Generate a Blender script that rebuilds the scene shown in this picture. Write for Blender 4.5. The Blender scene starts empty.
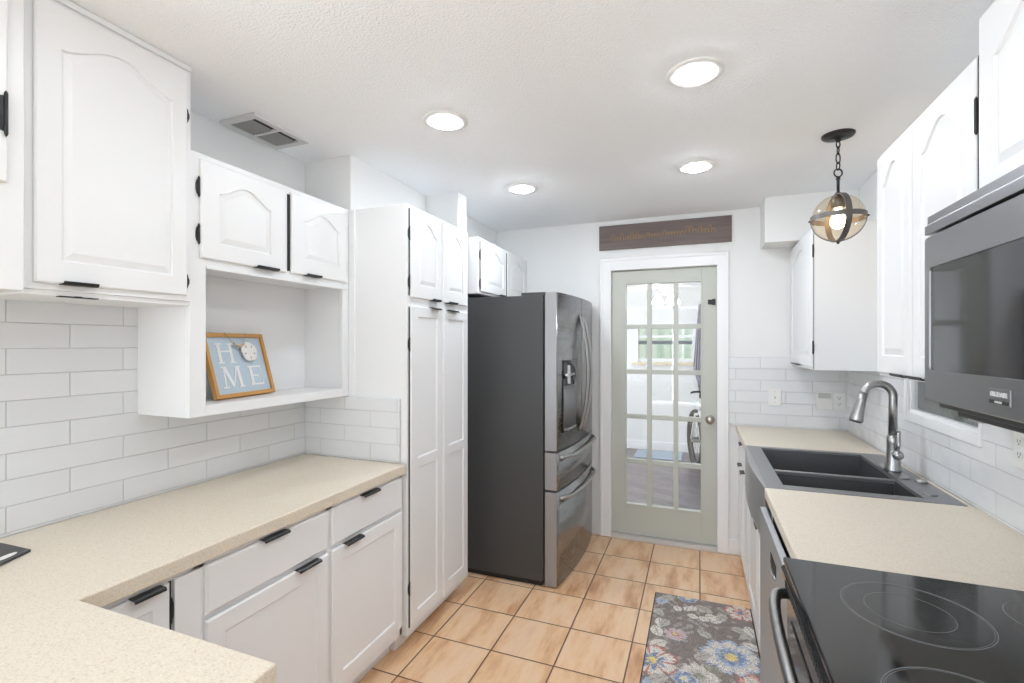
import bpy, bmesh, math, random
import numpy as np
from mathutils import Vector, Matrix
random.seed(7)
PI = math.pi
S = bpy.context.scene
COL = S.collection

# ------------------------------------------------------------------ camera
cam = bpy.data.cameras.new('camera')
cam.sensor_width = 36.0
cam.lens = 479.19 / 1024 * 36
cam.shift_y = 0.0027
cam.clip_start = 0.02
camo = bpy.data.objects.new('camera', cam)
camo.location = (0, 0, 1.485)
camo.rotation_euler = (PI / 2, 0, math.radians(21.29))
COL.objects.link(camo)
S.camera = camo

# ------------------------------------------------------------------ world, added fill lights, exposure
W = bpy.data.worlds.new('sky')
S.world = W
W.use_nodes = True
bg = W.node_tree.nodes['Background']
bg.inputs[0].default_value = (0.86, 0.92, 1.0, 1)
bg.inputs[1].default_value = 1.1


def area(name, loc, rot, sx, sy, power, col=(1, 1, 1)):
    L = bpy.data.lights.new(name, 'AREA')
    L.shape = 'RECTANGLE'
    L.size = sx
    L.size_y = sy
    L.energy = power
    L.color = col
    o = bpy.data.objects.new(name, L)
    o.location = loc
    o.rotation_euler = rot
    COL.objects.link(o)
    return o


LX0 = -1.93
FILL = area('fill_light_near', (-0.5, -3.17, 1.25), (PI / 2, 0, PI), 2.3, 2.0, 150, (0.80, 0.90, 1.0))  # fill lamp added behind the viewpoint, in a made-up window
FILL2 = area('fill_light_side', (LX0 + 0.03, -1.2, 1.1), (0, -PI / 2, 0), 1.6, 1.4, 34, (0.80, 0.90, 1.0))  # second added fill, from an invented opening in the side wall
FILL3 = area('fill_light_back_room', (-2.57, 5.4, 1.25), (0, -PI / 2, 0), 1.5, 1.3, 30, (0.93, 0.96, 1.0))  # added out of sight to brighten the room beyond the door
CAN_NEAR, CAN_MID, CAN_FAR = 27.0, 62.0, 130.0
FAN_STRENGTH = 14.0
S.cycles.max_bounces = 16
S.cycles.diffuse_bounces = 12
S.view_settings.view_transform = 'Standard'
S.view_settings.look = 'None'
S.view_settings.exposure = 0.82
S.view_settings.gamma = 1.0
S.view_settings.use_curve_mapping = False


# ------------------------------------------------------------------ materials
def mat(name, col, rough=0.5, metal=0.0, spec=0.5, emit=None, es=0.0, trans=0.0, coat=0.0):
    m = bpy.data.materials.new(name)
    m.use_nodes = True
    b = m.node_tree.nodes['Principled BSDF']
    b.inputs['Base Color'].default_value = (*col, 1)
    b.inputs['Roughness'].default_value = rough
    b.inputs['Metallic'].default_value = metal
    b.inputs['Specular IOR Level'].default_value = spec
    b.inputs['Transmission Weight'].default_value = trans
    b.inputs['Coat Weight'].default_value = coat
    if emit:
        b.inputs['Emission Color'].default_value = (*emit, 1)
        b.inputs['Emission Strength'].default_value = es
    return m


def N(m, t, **k):
    n = m.node_tree.nodes.new(t)
    for a, v in k.items():
        setattr(n, a, v)
    return n


def lk(m, a, b):
    m.node_tree.links.new(a, b)


def bsdf(m):
    return m.node_tree.nodes['Principled BSDF']


def coords(m, mode='Object'):
    return N(m, 'ShaderNodeTexCoord').outputs[mode]


def add_bump(m, height, strength, dist):
    b = N(m, 'ShaderNodeBump')
    b.inputs['Strength'].default_value = strength
    b.inputs['Distance'].default_value = dist
    lk(m, height, b.inputs['Height'])
    lk(m, b.outputs[0], bsdf(m).inputs['Normal'])
    return b


def noise(m, scale, detail=2, vec=None, rough=0.5):
    n = N(m, 'ShaderNodeTexNoise')
    n.inputs['Scale'].default_value = scale
    n.inputs['Detail'].default_value = detail
    n.inputs['Roughness'].default_value = rough
    lk(m, vec if vec is not None else coords(m), n.inputs['Vector'])
    return n


def ramp(m, fac, stops):
    r = N(m, 'ShaderNodeValToRGB')
    e = r.color_ramp.elements
    while len(e) < len(stops):
        e.new(0.5)
    for i, (p, c) in enumerate(stops):
        e[i].position = p
        e[i].color = (*c, 1) if len(c) == 3 else c
    lk(m, fac, r.inputs['Fac'])
    return r


def mixc(m, fac, a, b, mode='MIX'):
    n = N(m, 'ShaderNodeMix', data_type='RGBA', blend_type=mode)
    for sock, v in ((0, fac), (6, a), (7, b)):
        if isinstance(v, (int, float)):
            n.inputs[sock].default_value = v
        elif isinstance(v, tuple):
            n.inputs[sock].default_value = (*v, 1)
        else:
            lk(m, v, n.inputs[sock])
    return n.outputs[2]


def painted(name, col, rough, nscale, strength, dist, detail=2):
    m = mat(name, col, rough)
    n = noise(m, nscale, detail)
    add_bump(m, n.outputs['Fac'], strength, dist)
    return m


CAB = painted('white cabinet paint', (0.80, 0.805, 0.81), 0.34, 30, 0.05, 0.002)
CABLOW = painted('base cabinet paint', (0.82, 0.83, 0.845), 0.36, 30, 0.05, 0.002)
WALL = painted('wall paint', (0.775, 0.775, 0.77), 0.7, 90, 0.15, 0.003)
CEIL = painted('textured ceiling paint', (0.905, 0.925, 0.945), 0.85, 130, 0.6, 0.008, 4)
TRIM = painted('white trim paint', (0.84, 0.84, 0.845), 0.4, 20, 0.03, 0.002)
DOORP = painted('sage door paint', (0.51, 0.525, 0.475), 0.42, 25, 0.04, 0.002)
BLACK = mat('black hardware', (0.012, 0.012, 0.013), 0.38)
BLACKGL = mat('black gloss', (0.008, 0.008, 0.009), 0.12)
CHROME = mat('brushed nickel', (0.42, 0.415, 0.41), 0.30, 1.0)
BRONZE = mat('dark bronze', (0.035, 0.033, 0.032), 0.42, 0.6)
BANDM = mat('weathered grey metal', (0.17, 0.155, 0.145), 0.45, 0.7)
FRSIDE = painted('fridge side paint', (0.052, 0.053, 0.055), 0.45, 400, 0.06, 0.001)
FREDGE = mat('fridge door edge', (0.33, 0.33, 0.335), 0.42, 0.55)
WHITEPL = mat('white plastic', (0.80, 0.80, 0.79), 0.35)
DARKIN = mat('dark interior and gap shadow', (0.02, 0.02, 0.02), 0.7)  # also colours the strips that stand for shadow in door gaps
GOLD = mat('gold lettering', (0.42, 0.24, 0.06), 0.5)
WOODFR = painted('honey wood frame', (0.53, 0.27, 0.07), 0.45, 60, 0.15, 0.002)
PALEBLUE = mat('pale blue board', (0.47, 0.56, 0.63), 0.7)
LETTER = mat('white lettering', (0.80, 0.80, 0.79), 0.6)
KNOBM = mat('satin nickel knob', (0.42, 0.38, 0.33), 0.28, 1.0)
CURT = mat('mauve grey cloth', (0.30, 0.27, 0.31), 0.9)
TYRE = mat('tyre rubber', (0.03, 0.03, 0.032), 0.75)
SEATW = mat('frosted lamp', (1, 1, 1), 0.4, emit=(1, 0.97, 0.92), es=FAN_STRENGTH)
CANLENS = [mat('downlight lens', (1, 1, 1), 0.4, emit=(0.87, 0.94, 1.02), es=q) for q in (CAN_MID, CAN_FAR, CAN_NEAR, CAN_NEAR)]
BULB = mat('warm bulb', (1, 1, 1), 0.4, emit=(1, 0.83, 0.6), es=14.0)


def brushed(name, col, rough, sx, sy, sz, strength=0.06):
    m = mat(name, col, rough, 1.0)
    mp = N(m, 'ShaderNodeMapping')
    mp.inputs['Scale'].default_value = (sx, sy, sz)
    lk(m, coords(m), mp.inputs['Vector'])
    n = noise(m, 1.0, 2, mp.outputs[0])
    r = N(m, 'ShaderNodeMapRange')
    r.inputs['To Min'].default_value = rough - 0.05
    r.inputs['To Max'].default_value = rough + 0.08
    lk(m, n.outputs['Fac'], r.inputs['Value'])
    lk(m, r.outputs[0], bsdf(m).inputs['Roughness'])
    add_bump(m, n.outputs['Fac'], strength, 0.001)
    return m


STEEL = brushed('stainless steel', (0.43, 0.43, 0.435), 0.33, 8, 8, 900)
STEELMW = brushed('microwave steel', (0.30, 0.30, 0.305), 0.36, 8, 8, 900)
OVENM = mat('black oven door', (0.02, 0.02, 0.021), 0.14)
STEELD = brushed('black stainless', (0.32, 0.32, 0.325), 0.24, 8, 8, 700, 0.03)
STEELDW = brushed('dishwasher steel', (0.50, 0.52, 0.545), 0.50, 30, 30, 60, 0.1)
SINKM = brushed('sink rim steel', (0.36, 0.36, 0.37), 0.38, 200, 200, 200)
SINKIN = mat('sink bowl steel', (0.105, 0.105, 0.11), 0.5, 0.7)


def thin_glass(name, tint, gloss, rough=0.02):
    m = bpy.data.materials.new(name)
    m.use_nodes = True
    nt = m.node_tree
    nt.nodes.remove(nt.nodes['Principled BSDF'])
    out = nt.nodes['Material Output']
    t = nt.nodes.new('ShaderNodeBsdfTransparent')
    t.inputs[0].default_value = (*tint, 1)
    g = nt.nodes.new('ShaderNodeBsdfGlossy')
    g.inputs['Roughness'].default_value = rough
    lw = nt.nodes.new('ShaderNodeLayerWeight')
    lw.inputs['Blend'].default_value = 0.5
    pw = nt.nodes.new('ShaderNodeMath')
    pw.operation = 'POWER'
    pw.inputs[1].default_value = 4.0
    nt.links.new(lw.outputs['Facing'], pw.inputs[0])
    f = nt.nodes.new('ShaderNodeMath')
    f.operation = 'MULTIPLY_ADD'
    f.inputs[1].default_value = gloss
    f.inputs[2].default_value = 0.035
    nt.links.new(pw.outputs[0], f.inputs[0])
    mx = nt.nodes.new('ShaderNodeMixShader')
    nt.links.new(f.outputs[0], mx.inputs[0])
    nt.links.new(t.outputs[0], mx.inputs[1])
    nt.links.new(g.outputs[0], mx.inputs[2])
    nt.links.new(mx.outputs[0], out.inputs[0])
    return m


GLASS = thin_glass('clear pane glass', (0.95, 0.96, 0.96), 0.6)
GLOBEG = thin_glass('amber seeded glass', (0.95, 0.89, 0.80), 0.45, 0.08)
MWGLASS = mat('microwave glass', (0.012, 0.012, 0.014), 0.06, 0, 0.8)
COOKTOP = mat('black cooktop glass', (0.008, 0.008, 0.009), 0.09, 0, 0.75)
RINGM = mat('burner ring print', (0.16, 0.16, 0.165), 0.4)


def tile_mat(name, axes, phase_u, phase_v, bw=0.312, rh=0.0785):
    m = mat(name, (0.78, 0.785, 0.79), 0.14)
    sp = N(m, 'ShaderNodeSeparateXYZ')
    lk(m, coords(m), sp.inputs[0])
    cb = N(m, 'ShaderNodeCombineXYZ')
    for k, (a, ph) in enumerate(zip(axes, (phase_u, phase_v))):
        ad = N(m, 'ShaderNodeMath', operation='ADD')
        ad.inputs[1].default_value = -ph
        lk(m, sp.outputs['XYZ'.index(a)], ad.inputs[0])
        lk(m, ad.outputs[0], cb.inputs[k])
    br = N(m, 'ShaderNodeTexBrick')
    br.offset = 0.5
    br.inputs['Scale'].default_value = 1.0
    br.inputs['Brick Width'].default_value = bw
    br.inputs['Row Height'].default_value = rh
    br.inputs['Mortar Size'].default_value = 0.0018
    br.inputs['Mortar Smooth'].default_value = 0.6
    br.inputs['Bias'].default_value = 0.0
    br.inputs['Color1'].default_value = (0.74, 0.75, 0.765, 1)
    br.inputs['Color2'].default_value = (0.70, 0.71, 0.725, 1)
    br.inputs['Mortar'].default_value = (0.60, 0.605, 0.61, 1)
    lk(m, cb.outputs[0], br.inputs['Vector'])
    lk(m, br.outputs['Color'], bsdf(m).inputs['Base Color'])
    mp = N(m, 'ShaderNodeMapping')
    mp.inputs['Scale'].default_value = (1, 1, 1.8)
    lk(m, coords(m), mp.inputs['Vector'])
    n = noise(m, 6.5, 1.0, mp.outputs[0])
    mu = N(m, 'ShaderNodeMath', operation='MULTIPLY_ADD')
    mu.inputs[1].default_value = -0.30
    lk(m, br.outputs['Fac'], mu.inputs[0])
    lk(m, n.outputs['Fac'], mu.inputs[2])
    add_bump(m, mu.outputs[0], 0.8, 0.010)
    return m


TILEL = tile_mat('left backsplash tile', 'YZ', 0.937, 1.0795)
TILER = tile_mat('window wall backsplash tile', 'YZ', 0.63, 1.0795, 0.312, 0.0785)
TILEB = tile_mat('back wall backsplash tile', 'XZ', 0.40, 1.0795)
TILEP = tile_mat('pantry side backsplash tile', 'XZ', -1.66, 1.0795)


def floor_mat():
    m = mat('terracotta floor tile', (0.6, 0.4, 0.25), 0.3)
    mp = N(m, 'ShaderNodeMapping')
    mp.inputs['Location'].default_value = (0.94 + 0.3157 * 20, -3.7075 + 0.3157 * 40, 0)
    lk(m, coords(m), mp.inputs['Vector'])
    br = N(m, 'ShaderNodeTexBrick')
    br.offset = 0.0
    br.inputs['Scale'].default_value = 1.0
    br.inputs['Brick Width'].default_value = 0.3157
    br.inputs['Row Height'].default_value = 0.3157
    br.inputs['Mortar Size'].default_value = 0.0042
    br.inputs['Mortar Smooth'].default_value = 0.25
    br.inputs['Color1'].default_value = (0, 0, 0, 1)
    br.inputs['Color2'].default_value = (1, 1, 1, 1)
    lk(m, mp.outputs[0], br.inputs['Vector'])
    # streaky clouding that changes from tile to tile
    sc = N(m, 'ShaderNodeVectorMath', operation='SCALE')
    lk(m, br.outputs['Color'], sc.inputs[0])
    sc.inputs['Scale'].default_value = 9.0
    av = N(m, 'ShaderNodeVectorMath', operation='ADD')
    lk(m, coords(m), av.inputs[0])
    lk(m, sc.outputs[0], av.inputs[1])
    mp2 = N(m, 'ShaderNodeMapping')
    mp2.inputs['Scale'].default_value = (11, 2.6, 1)
    lk(m, av.outputs[0], mp2.inputs['Vector'])
    n1 = noise(m, 1.0, 4, mp2.outputs[0], 0.6)
    c1 = ramp(m, n1.outputs['Fac'], [(0.24, (0.47, 0.225, 0.105)), (0.38, (0.64, 0.365, 0.20)), (0.50, (0.77, 0.51, 0.305)), (0.62, (0.80, 0.575, 0.385)), (0.80, (0.75, 0.485, 0.325))])
    n2 = noise(m, 45, 3)
    c2 = mixc(m, 0.12, c1.outputs[0], n2.outputs['Color'], 'SOFT_LIGHT')
    c3 = mixc(m, br.outputs['Fac'], c2, (0.15, 0.08, 0.045))
    lk(m, c3, bsdf(m).inputs['Base Color'])
    iv = N(m, 'ShaderNodeMath', operation='MULTIPLY_ADD')
    iv.inputs[1].default_value = -1.0
    lk(m, br.outputs['Fac'], iv.inputs[0])
    n3 = noise(m, 14, 2)
    ml = N(m, 'ShaderNodeMath', operation='MULTIPLY')
    ml.inputs[1].default_value = 0.25
    lk(m, n3.outputs['Fac'], ml.inputs[0])
    lk(m, ml.outputs[0], iv.inputs[2])
    add_bump(m, iv.outputs[0], 0.5, 0.003)
    return m


def counter_mat():
    m = mat('beige speckled solid surface', (0.75, 0.65, 0.5), 0.36)
    n = noise(m, 260, 3, None, 0.7)
    r = ramp(m, n.outputs['Fac'], [(0.28, (0.40, 0.32, 0.23)), (0.40, (0.66, 0.58, 0.465)), (0.58, (0.715, 0.645, 0.535)), (0.75, (0.78, 0.73, 0.64))])
    lk(m, r.outputs[0], bsdf(m).inputs['Base Color'])
    return m


def plank_floor():
    m = mat('grey plank floor', (0.3, 0.27, 0.28), 0.35)
    br = N(m, 'ShaderNodeTexBrick')
    br.inputs['Scale'].default_value = 1.0
    br.inputs['Brick Width'].default_value = 1.0
    br.inputs['Row Height'].default_value = 0.14
    br.inputs['Mortar Size'].default_value = 0.002
    br.inputs['Color1'].default_value = (0.15, 0.13, 0.145, 1)
    br.inputs['Color2'].default_value = (0.24, 0.21, 0.215, 1)
    br.inputs['Mortar'].default_value = (0.12, 0.1, 0.1, 1)
    mp = N(m, 'ShaderNodeMapping')
    mp.inputs['Rotation'].default_value = (0, 0, 0.5)
    lk(m, coords(m), mp.inputs['Vector'])
    lk(m, mp.outputs[0], br.inputs['Vector'])
    n = noise(m, 9, 5, mp.outputs[0], 0.7)
    lk(m, mixc(m, 0.5, br.outputs['Color'], n.outputs['Fac'], 'OVERLAY'), bsdf(m).inputs['Base Color'])
    return m


def sign_board_mat():
    m = mat('grey brown sign board', (0.15, 0.115, 0.105), 0.6)
    mp = N(m, 'ShaderNodeMapping')
    mp.inputs['Scale'].default_value = (3, 30, 60)
    lk(m, coords(m), mp.inputs['Vector'])
    n = noise(m, 1, 4, mp.outputs[0])
    r = ramp(m, n.outputs['Fac'], [(0.3, (0.125, 0.095, 0.088)), (0.7, (0.175, 0.137, 0.125))])
    lk(m, r.outputs[0], bsdf(m).inputs['Base Color'])
    return m


def siding_mat():
    m = mat('pale green siding', (0.55, 0.62, 0.5), 0.8)
    w = N(m, 'ShaderNodeTexWave')
    w.bands_direction = 'X'
    w.inputs['Scale'].default_value = 1.3
    w.inputs['Distortion'].default_value = 1.5
    lk(m, coords(m), w.inputs['Vector'])
    r = ramp(m, w.outputs['Fac'], [(0.2, (0.55, 0.64, 0.47)), (0.8, (0.78, 0.80, 0.64))])
    lk(m, r.outputs[0], bsdf(m).inputs['Base Color'])
    return m


FLOOR = floor_mat()
COUNTER = counter_mat()
PLANK = plank_floor()
SIGNB = sign_board_mat()
SIDING = siding_mat()
LAWN = painted('lawn', (0.16, 0.22, 0.09), 0.95, 40, 0.5, 0.02)
BLUEMAT = mat('pale blue floor mat', (0.36, 0.43, 0.52), 0.9)
MARBLE = painted('pale stone threshold', (0.62, 0.59, 0.56), 0.4, 12, 0.05, 0.002)
BOARDM = mat('charcoal board', (0.055, 0.052, 0.053), 0.45)


# ------------------------------------------------------------------ mesh builder
class MB:
    def __init__(self):
        self.bm = bmesh.new()

    def quad(self, *p):
        self.bm.faces.new([self.bm.verts.new(q) for q in p])

    def box(self, x0, x1, y0, y1, z0, z1):
        x0, x1 = min(x0, x1), max(x0, x1)
        y0, y1 = min(y0, y1), max(y0, y1)
        z0, z1 = min(z0, z1), max(z0, z1)
        v = [self.bm.verts.new((x, y, z)) for z in (z0, z1) for y in (y0, y1) for x in (x0, x1)]
        for f in ((0, 2, 3, 1), (4, 5, 7, 6), (0, 1, 5, 4), (2, 6, 7, 3), (0, 4, 6, 2), (1, 3, 7, 5)):
            self.bm.faces.new([v[i] for i in f])
        return self

    def prism(self, poly, axis, a, b):
        """poly: 2-D points in the two other axes (xyz order), extruded from a to b along axis"""
        def P(p, t):
            q = list(p)
            q.insert('XYZ'.index(axis), t)
            return q
        lo = [self.bm.verts.new(P(p, a)) for p in poly]
        hi = [self.bm.verts.new(P(p, b)) for p in poly]
        n = len(poly)
        self.bm.faces.new(lo[::-1])
        self.bm.faces.new(hi)
        for i in range(n):
            j = (i + 1) % n
            self.bm.faces.new([lo[i], lo[j], hi[j], hi[i]])
        return self

    def tube(self, path, r, seg=12, closed=False, squash=None):
        path = [Vector(p) for p in path]
        n = len(path)
        rs = r if isinstance(r, (list, tuple)) else [r] * n
        rings = []
        up = None
        for i, p in enumerate(path):
            if closed:
                t = path[(i + 1) % n] - path[i - 1]
            else:
                t = path[min(i + 1, n - 1)] - path[max(i - 1, 0)]
            t.normalize()
            if up is None:
                up = Vector((0, 0, 1)) if abs(t.z) < 0.9 else Vector((1, 0, 0))
            a = t.cross(up)
            a.normalize()
            b = a.cross(t)
            b.normalize()
            up = b
            ka, kb = squash or (1, 1)
            ring = []
            for k in range(seg):
                an = 2 * PI * k / seg
                ring.append(self.bm.verts.new(p + a * math.cos(an) * rs[i] * ka + b * math.sin(an) * rs[i] * kb))
            rings.append(ring)
        m = n if closed else n - 1
        for i in range(m):
            A, B = rings[i], rings[(i + 1) % n]
            for k in range(seg):
                l = (k + 1) % seg
                f = self.bm.faces.new([A[k], A[l], B[l], B[k]])
                f.smooth = True
        if not closed:
            self.bm.faces.new(rings[0][::-1])
            self.bm.faces.new(rings[-1])
        return self

    def lathe(self, prof, c, axis='Z', seg=32, cap=True):
        """prof: (radius, height) list along axis from point c"""
        c = Vector(c)
        rings = []
        for r, h in prof:
            ring = []
            for k in range(seg):
                a = 2 * PI * k / seg
                u, v = r * math.cos(a), r * math.sin(a)
                d = {'Z': (u, v, h), 'X': (h, u, v), 'Y': (v, h, u)}[axis]
                ring.append(self.bm.verts.new(c + Vector(d)))
            rings.append(ring)
        for A, B in zip(rings, rings[1:]):
            for k in range(seg):
                l = (k + 1) % seg
                f = self.bm.faces.new([A[k], A[l], B[l], B[k]])
                f.smooth = True
        if cap:
            self.bm.faces.new(rings[0][::-1])
            self.bm.faces.new(rings[-1])
        return self

    def sphere(self, c, r, seg=24, rings=14, sc=(1, 1, 1)):
        mt = Matrix.Translation(c) @ Matrix.Diagonal((*sc, 1))
        g = bmesh.ops.create_uvsphere(self.bm, u_segments=seg, v_segments=rings, radius=r, matrix=mt)
        for v in g['verts']:
            for f in v.link_faces:
                f.smooth = True
        return self


ORG = {}


def link(o, parent=None):
    COL.objects.link(o)
    if parent is not None:
        o.parent = parent
    return o


def obj(name, mb, m, parent=None, bevel=0.0, seg=2, local=False, origin=None, smooth=False):
    bm = mb.bm
    bmesh.ops.remove_doubles(bm, verts=bm.verts, dist=1e-6)
    bmesh.ops.recalc_face_normals(bm, faces=bm.faces)
    org = Vector((0, 0, 0))
    loc = Vector((0, 0, 0))
    if parent is not None:
        if not local:
            org = ORG[parent.name]
    else:
        org = Vector(origin) if origin else Vector((0, 0, 0))
        loc = org
    if org.length:
        bmesh.ops.translate(bm, verts=bm.verts, vec=-org)
    if smooth:
        for f in bm.faces:
            f.smooth = True
    me = bpy.data.meshes.new(name)
    bm.to_mesh(me)
    bm.free()
    for q in (m if isinstance(m, list) else [m]):
        me.materials.append(q)
    o = bpy.data.objects.new(name, me)
    o.location = loc
    link(o, parent)
    ORG[o.name] = org
    if bevel:
        b = o.modifiers.new('edge', 'BEVEL')
        b.width = bevel
        b.segments = seg
        b.limit_method = 'ANGLE'
        b.angle_limit = math.radians(40)
    return o


def tag(o, label, cat, group=None):
    o['label'] = label
    o['category'] = cat
    if group:
        o['group'] = group
    return o


def thing(name, label, cat, loc, group=None, rotz=0):
    o = bpy.data.objects.new(name, None)
    o.empty_display_size = 0.1
    o.location = loc
    o.rotation_euler = (0, 0, rotz)
    COL.objects.link(o)
    ORG[o.name] = Vector(loc)
    return tag(o, label, cat, group)


def struct(name, mb, m, parent=None, bevel=0.0):
    o = obj(name, mb, m, parent, bevel)
    if parent is None:
        o['kind'] = 'structure'
    return o


def struct_root(name, loc):
    o = bpy.data.objects.new(name, None)
    o.location = loc
    COL.objects.link(o)
    ORG[o.name] = Vector(loc)
    o['kind'] = 'structure'
    return o


def text_mesh(mb, body, size, place, depth=0.0008, squeeze=1.0):
    """letters of a plain sans face; place maps (u, w, d) to a point"""
    cu = bpy.data.curves.new('lettering', 'FONT')
    cu.body = body
    cu.size = size
    cu.align_x = 'CENTER'
    cu.align_y = 'CENTER'
    cu.extrude = depth
    t = bpy.data.objects.new('lettering', cu)
    me = bpy.data.meshes.new_from_object(t)
    vs = [mb.bm.verts.new(place(v.co.x * squeeze, v.co.y, v.co.z)) for v in me.vertices]
    for p in me.polygons:
        try:
            mb.bm.faces.new([vs[i] for i in p.vertices])
        except ValueError:
            pass
    bpy.data.objects.remove(t)
    bpy.data.meshes.remove(me)
    bpy.data.curves.remove(cu)


# ------------------------------------------------------------------ cabinet pieces
def front_panel(mb, s, p, y0, y1, z0, z1, t, panels, style='groove', cham=0.004):
    """door or drawer front facing s*X with its face at x = p; panels = [(y0,y1,z0,z1,arch)] stacked upward"""
    bm = mb.bm

    def V(u, w, d):
        return bm.verts.new((p - s * d, u, w))
    zs = [z0 + cham] + [(panels[i][3] + panels[i + 1][2]) / 2 for i in range(len(panels) - 1)] + [z1 - cham]
    a0, a1 = y0 + cham, y1 - cham
    for k, (u0, u1, w0, w1, arch) in enumerate(panels):
        za, zb = zs[k], zs[k + 1]
        n = 20 if arch else 2
        A = [(u0, w0), (u1, w0)]
        O = [(a0, za), (a1, za)]
        for i in range(n + 1):
            q = i / n
            u = u1 + (u0 - u1) * q
            A.append((u, w1 - arch * (1 - abs(math.sin(PI * q)) ** 1.7)))
            O.append((a1 if i == 0 else a0 if i == n else u, zb))
        cu, cw = (u0 + u1) / 2, (w0 + w1) / 2

        def inset(L, e):
            ku = 1 - e / ((u1 - u0) / 2)
            kw = 1 - e / ((w1 - w0) / 2)
            return [(cu + (u - cu) * ku, cw + (w - cw) * kw) for u, w in L]
        if style == 'groove':
            loops = [(O, 0), (A, 0), (inset(A, 0.0025), 0.0065), (inset(A, 0.006), 0.0065), (inset(A, 0.026), 0.0008)]
        else:
            loops = [(O, 0), (A, 0), (inset(A, 0.006), 0.0055)]
        rings = [[V(u, w, d) for u, w in L] for L, d in loops]
        for R, Q in zip(rings, rings[1:]):
            m = len(R)
            for i in range(m):
                j = (i + 1) % m
                bm.faces.new([R[i], R[j], Q[j], Q[i]])
        bm.faces.new(rings[-1])
    F = [(a0, z0 + cham), (a1, z0 + cham), (a1, z1 - cham), (a0, z1 - cham)]
    E = [(y0, z0), (y1, z0), (y1, z1), (y0, z1)]
    fr, ed, bk = [V(u, w, 0) for u, w in F], [V(u, w, cham) for u, w in E], [V(u, w, t) for u, w in E]
    for R, Q in ((fr, ed), (ed, bk)):
        for i in range(4):
            j = (i + 1) % 4
            bm.faces.new([R[i], R[j], Q[j], Q[i]])
    bm.faces.new(bk)


def pull(parent, s, p, y0, y1, z, top):
    """black finger pull hooked over the top (top=1) or bottom (top=-1) edge of a front"""
    k = top
    prof = [(-0.010, 0.0), (-0.010, 0.002), (0.012, 0.0025), (0.0175, -0.001), (0.019, -0.0075), (0.017, -0.008), (0.0135, -0.0025), (0.0, -0.001)]
    mb = MB()
    mb.prism([(p + s * a, z + k * b) for a, b in prof], 'Y', y0, y1)
    return obj('handle', mb, BLACK, parent, 0.0008)


def hinge(parent, s, p, y, z, h=0.062, side=1):
    """black surface hinge: barrel with pointed tips and a leaf on the face frame"""
    mb = MB()
    r = 0.0040
    mb.lathe([(0.0006, -h / 2 - 0.007), (r * 0.8, -h / 2 - 0.002), (r, -h / 2), (r, h / 2), (r * 0.8, h / 2 + 0.002), (0.0006, h / 2 + 0.007)], (p + s * 0.004, y, z), 'Z', 10)
    w = 0.0095 if h < 0.08 else 0.028
    leaf = [(y, z - h * 0.46), (y + side * w * 0.65, z - h * 0.38), (y + side * w, z - h * 0.16), (y + side * w, z + h * 0.16), (y + side * w * 0.65, z + h * 0.38), (y, z + h * 0.46)]
    mb.prism(leaf, 'X', p - s * 0.0005, p + s * 0.003)
    return obj('hinge', mb, BLACK, parent)


def door(parent, s, p, y0, y1, z0, z1, panels, style, m, handle=None, hinges=None, t=0.011, hface=None, hh=0.062):
    mb = MB()
    front_panel(mb, s, p, y0, y1, z0, z1, t, panels, style)
    d = obj('door', mb, m, parent)
    ORG[d.name] = ORG[parent.name]
    if handle:
        a, b, top = handle
        pull(d, s, p, a, b, z1 + 0.0005 if top > 0 else z0 - 0.0005, top)
    for (y, z, side) in hinges or []:
        hinge(d, s, (p - s * t) if hface is None else hface, y, z, hh, side)
    return d


def drawer(parent, s, p, y0, y1, z0, z1, m, handle):
    mb = MB()
    bm = mb.bm
    mb.box(p - s * 0.0115, p - s * 0.006, y0, y1, z0, z1)
    c = 0.008
    lo = [bm.verts.new((p - s * 0.006, u, w)) for u, w in ((y0, z0), (y1, z0), (y1, z1), (y0, z1))]
    hi = [bm.verts.new((p, u, w)) for u, w in ((y0 + c, z0 + c), (y1 - c, z0 + c), (y1 - c, z1 - c), (y0 + c, z1 - c))]
    for i in range(4):
        j = (i + 1) % 4
        bm.faces.new([lo[i], lo[j], hi[j], hi[i]])
    bm.faces.new(hi)
    d = obj('drawer', mb, m, parent)
    ORG[d.name] = ORG[parent.name]
    pull(d, s, p, handle[0], handle[1], z1 + 0.0005, 1)
    return d


# ================================================================== THE ROOM
LX, RX, BY, CZ = -1.93, 0.915, 3.74, 2.44
NY = -3.2
mb = MB()
mb.box(LX - 0.1, RX + 0.1, NY - 0.1, BY + 0.06, -0.06, 0)
struct('floor', mb, FLOOR)
mb = MB()
mb.box(LX - 0.1, RX + 0.1, NY - 0.1, BY + 0.12, CZ, CZ + 0.08)
struct('ceiling', mb, CEIL)
mb = MB()
mb.box(LX - 0.1, LX, NY - 0.1, -1.95, 0, CZ)
mb.box(LX - 0.1, LX, -0.45, BY + 0.1, 0, CZ)
mb.box(LX - 0.1, LX, -1.95, -0.45, 0, 0.25)
mb.box(LX - 0.1, LX, -1.95, -0.45, 1.95, CZ)
struct('wall_left', mb, WALL)
# right wall with its window opening
WY0, WY1, WZ0, WZ1 = 2.118, 2.742, 1.172, 2.06
mb = MB()
mb.box(RX, RX + 0.12, NY - 0.1, WY0, 0, CZ)
mb.box(RX, RX + 0.12, WY1, BY + 0.1, 0, CZ)
mb.box(RX, RX + 0.12, WY0, WY1, 0, WZ0)
mb.box(RX, RX + 0.12, WY0, WY1, WZ1, CZ)
struct('wall_right', mb, WALL)
# back wall with its door opening
DX0, DX1, DZ1 = -0.645, 0.137, 2.065
mb = MB()
mb.box(LX, DX0, BY, BY + 0.12, 0, CZ)
mb.box(DX1, RX, BY, BY + 0.12, 0, CZ)
mb.box(DX0, DX1, BY, BY + 0.12, DZ1, CZ)
struct('wall_back', mb, WALL)
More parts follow.
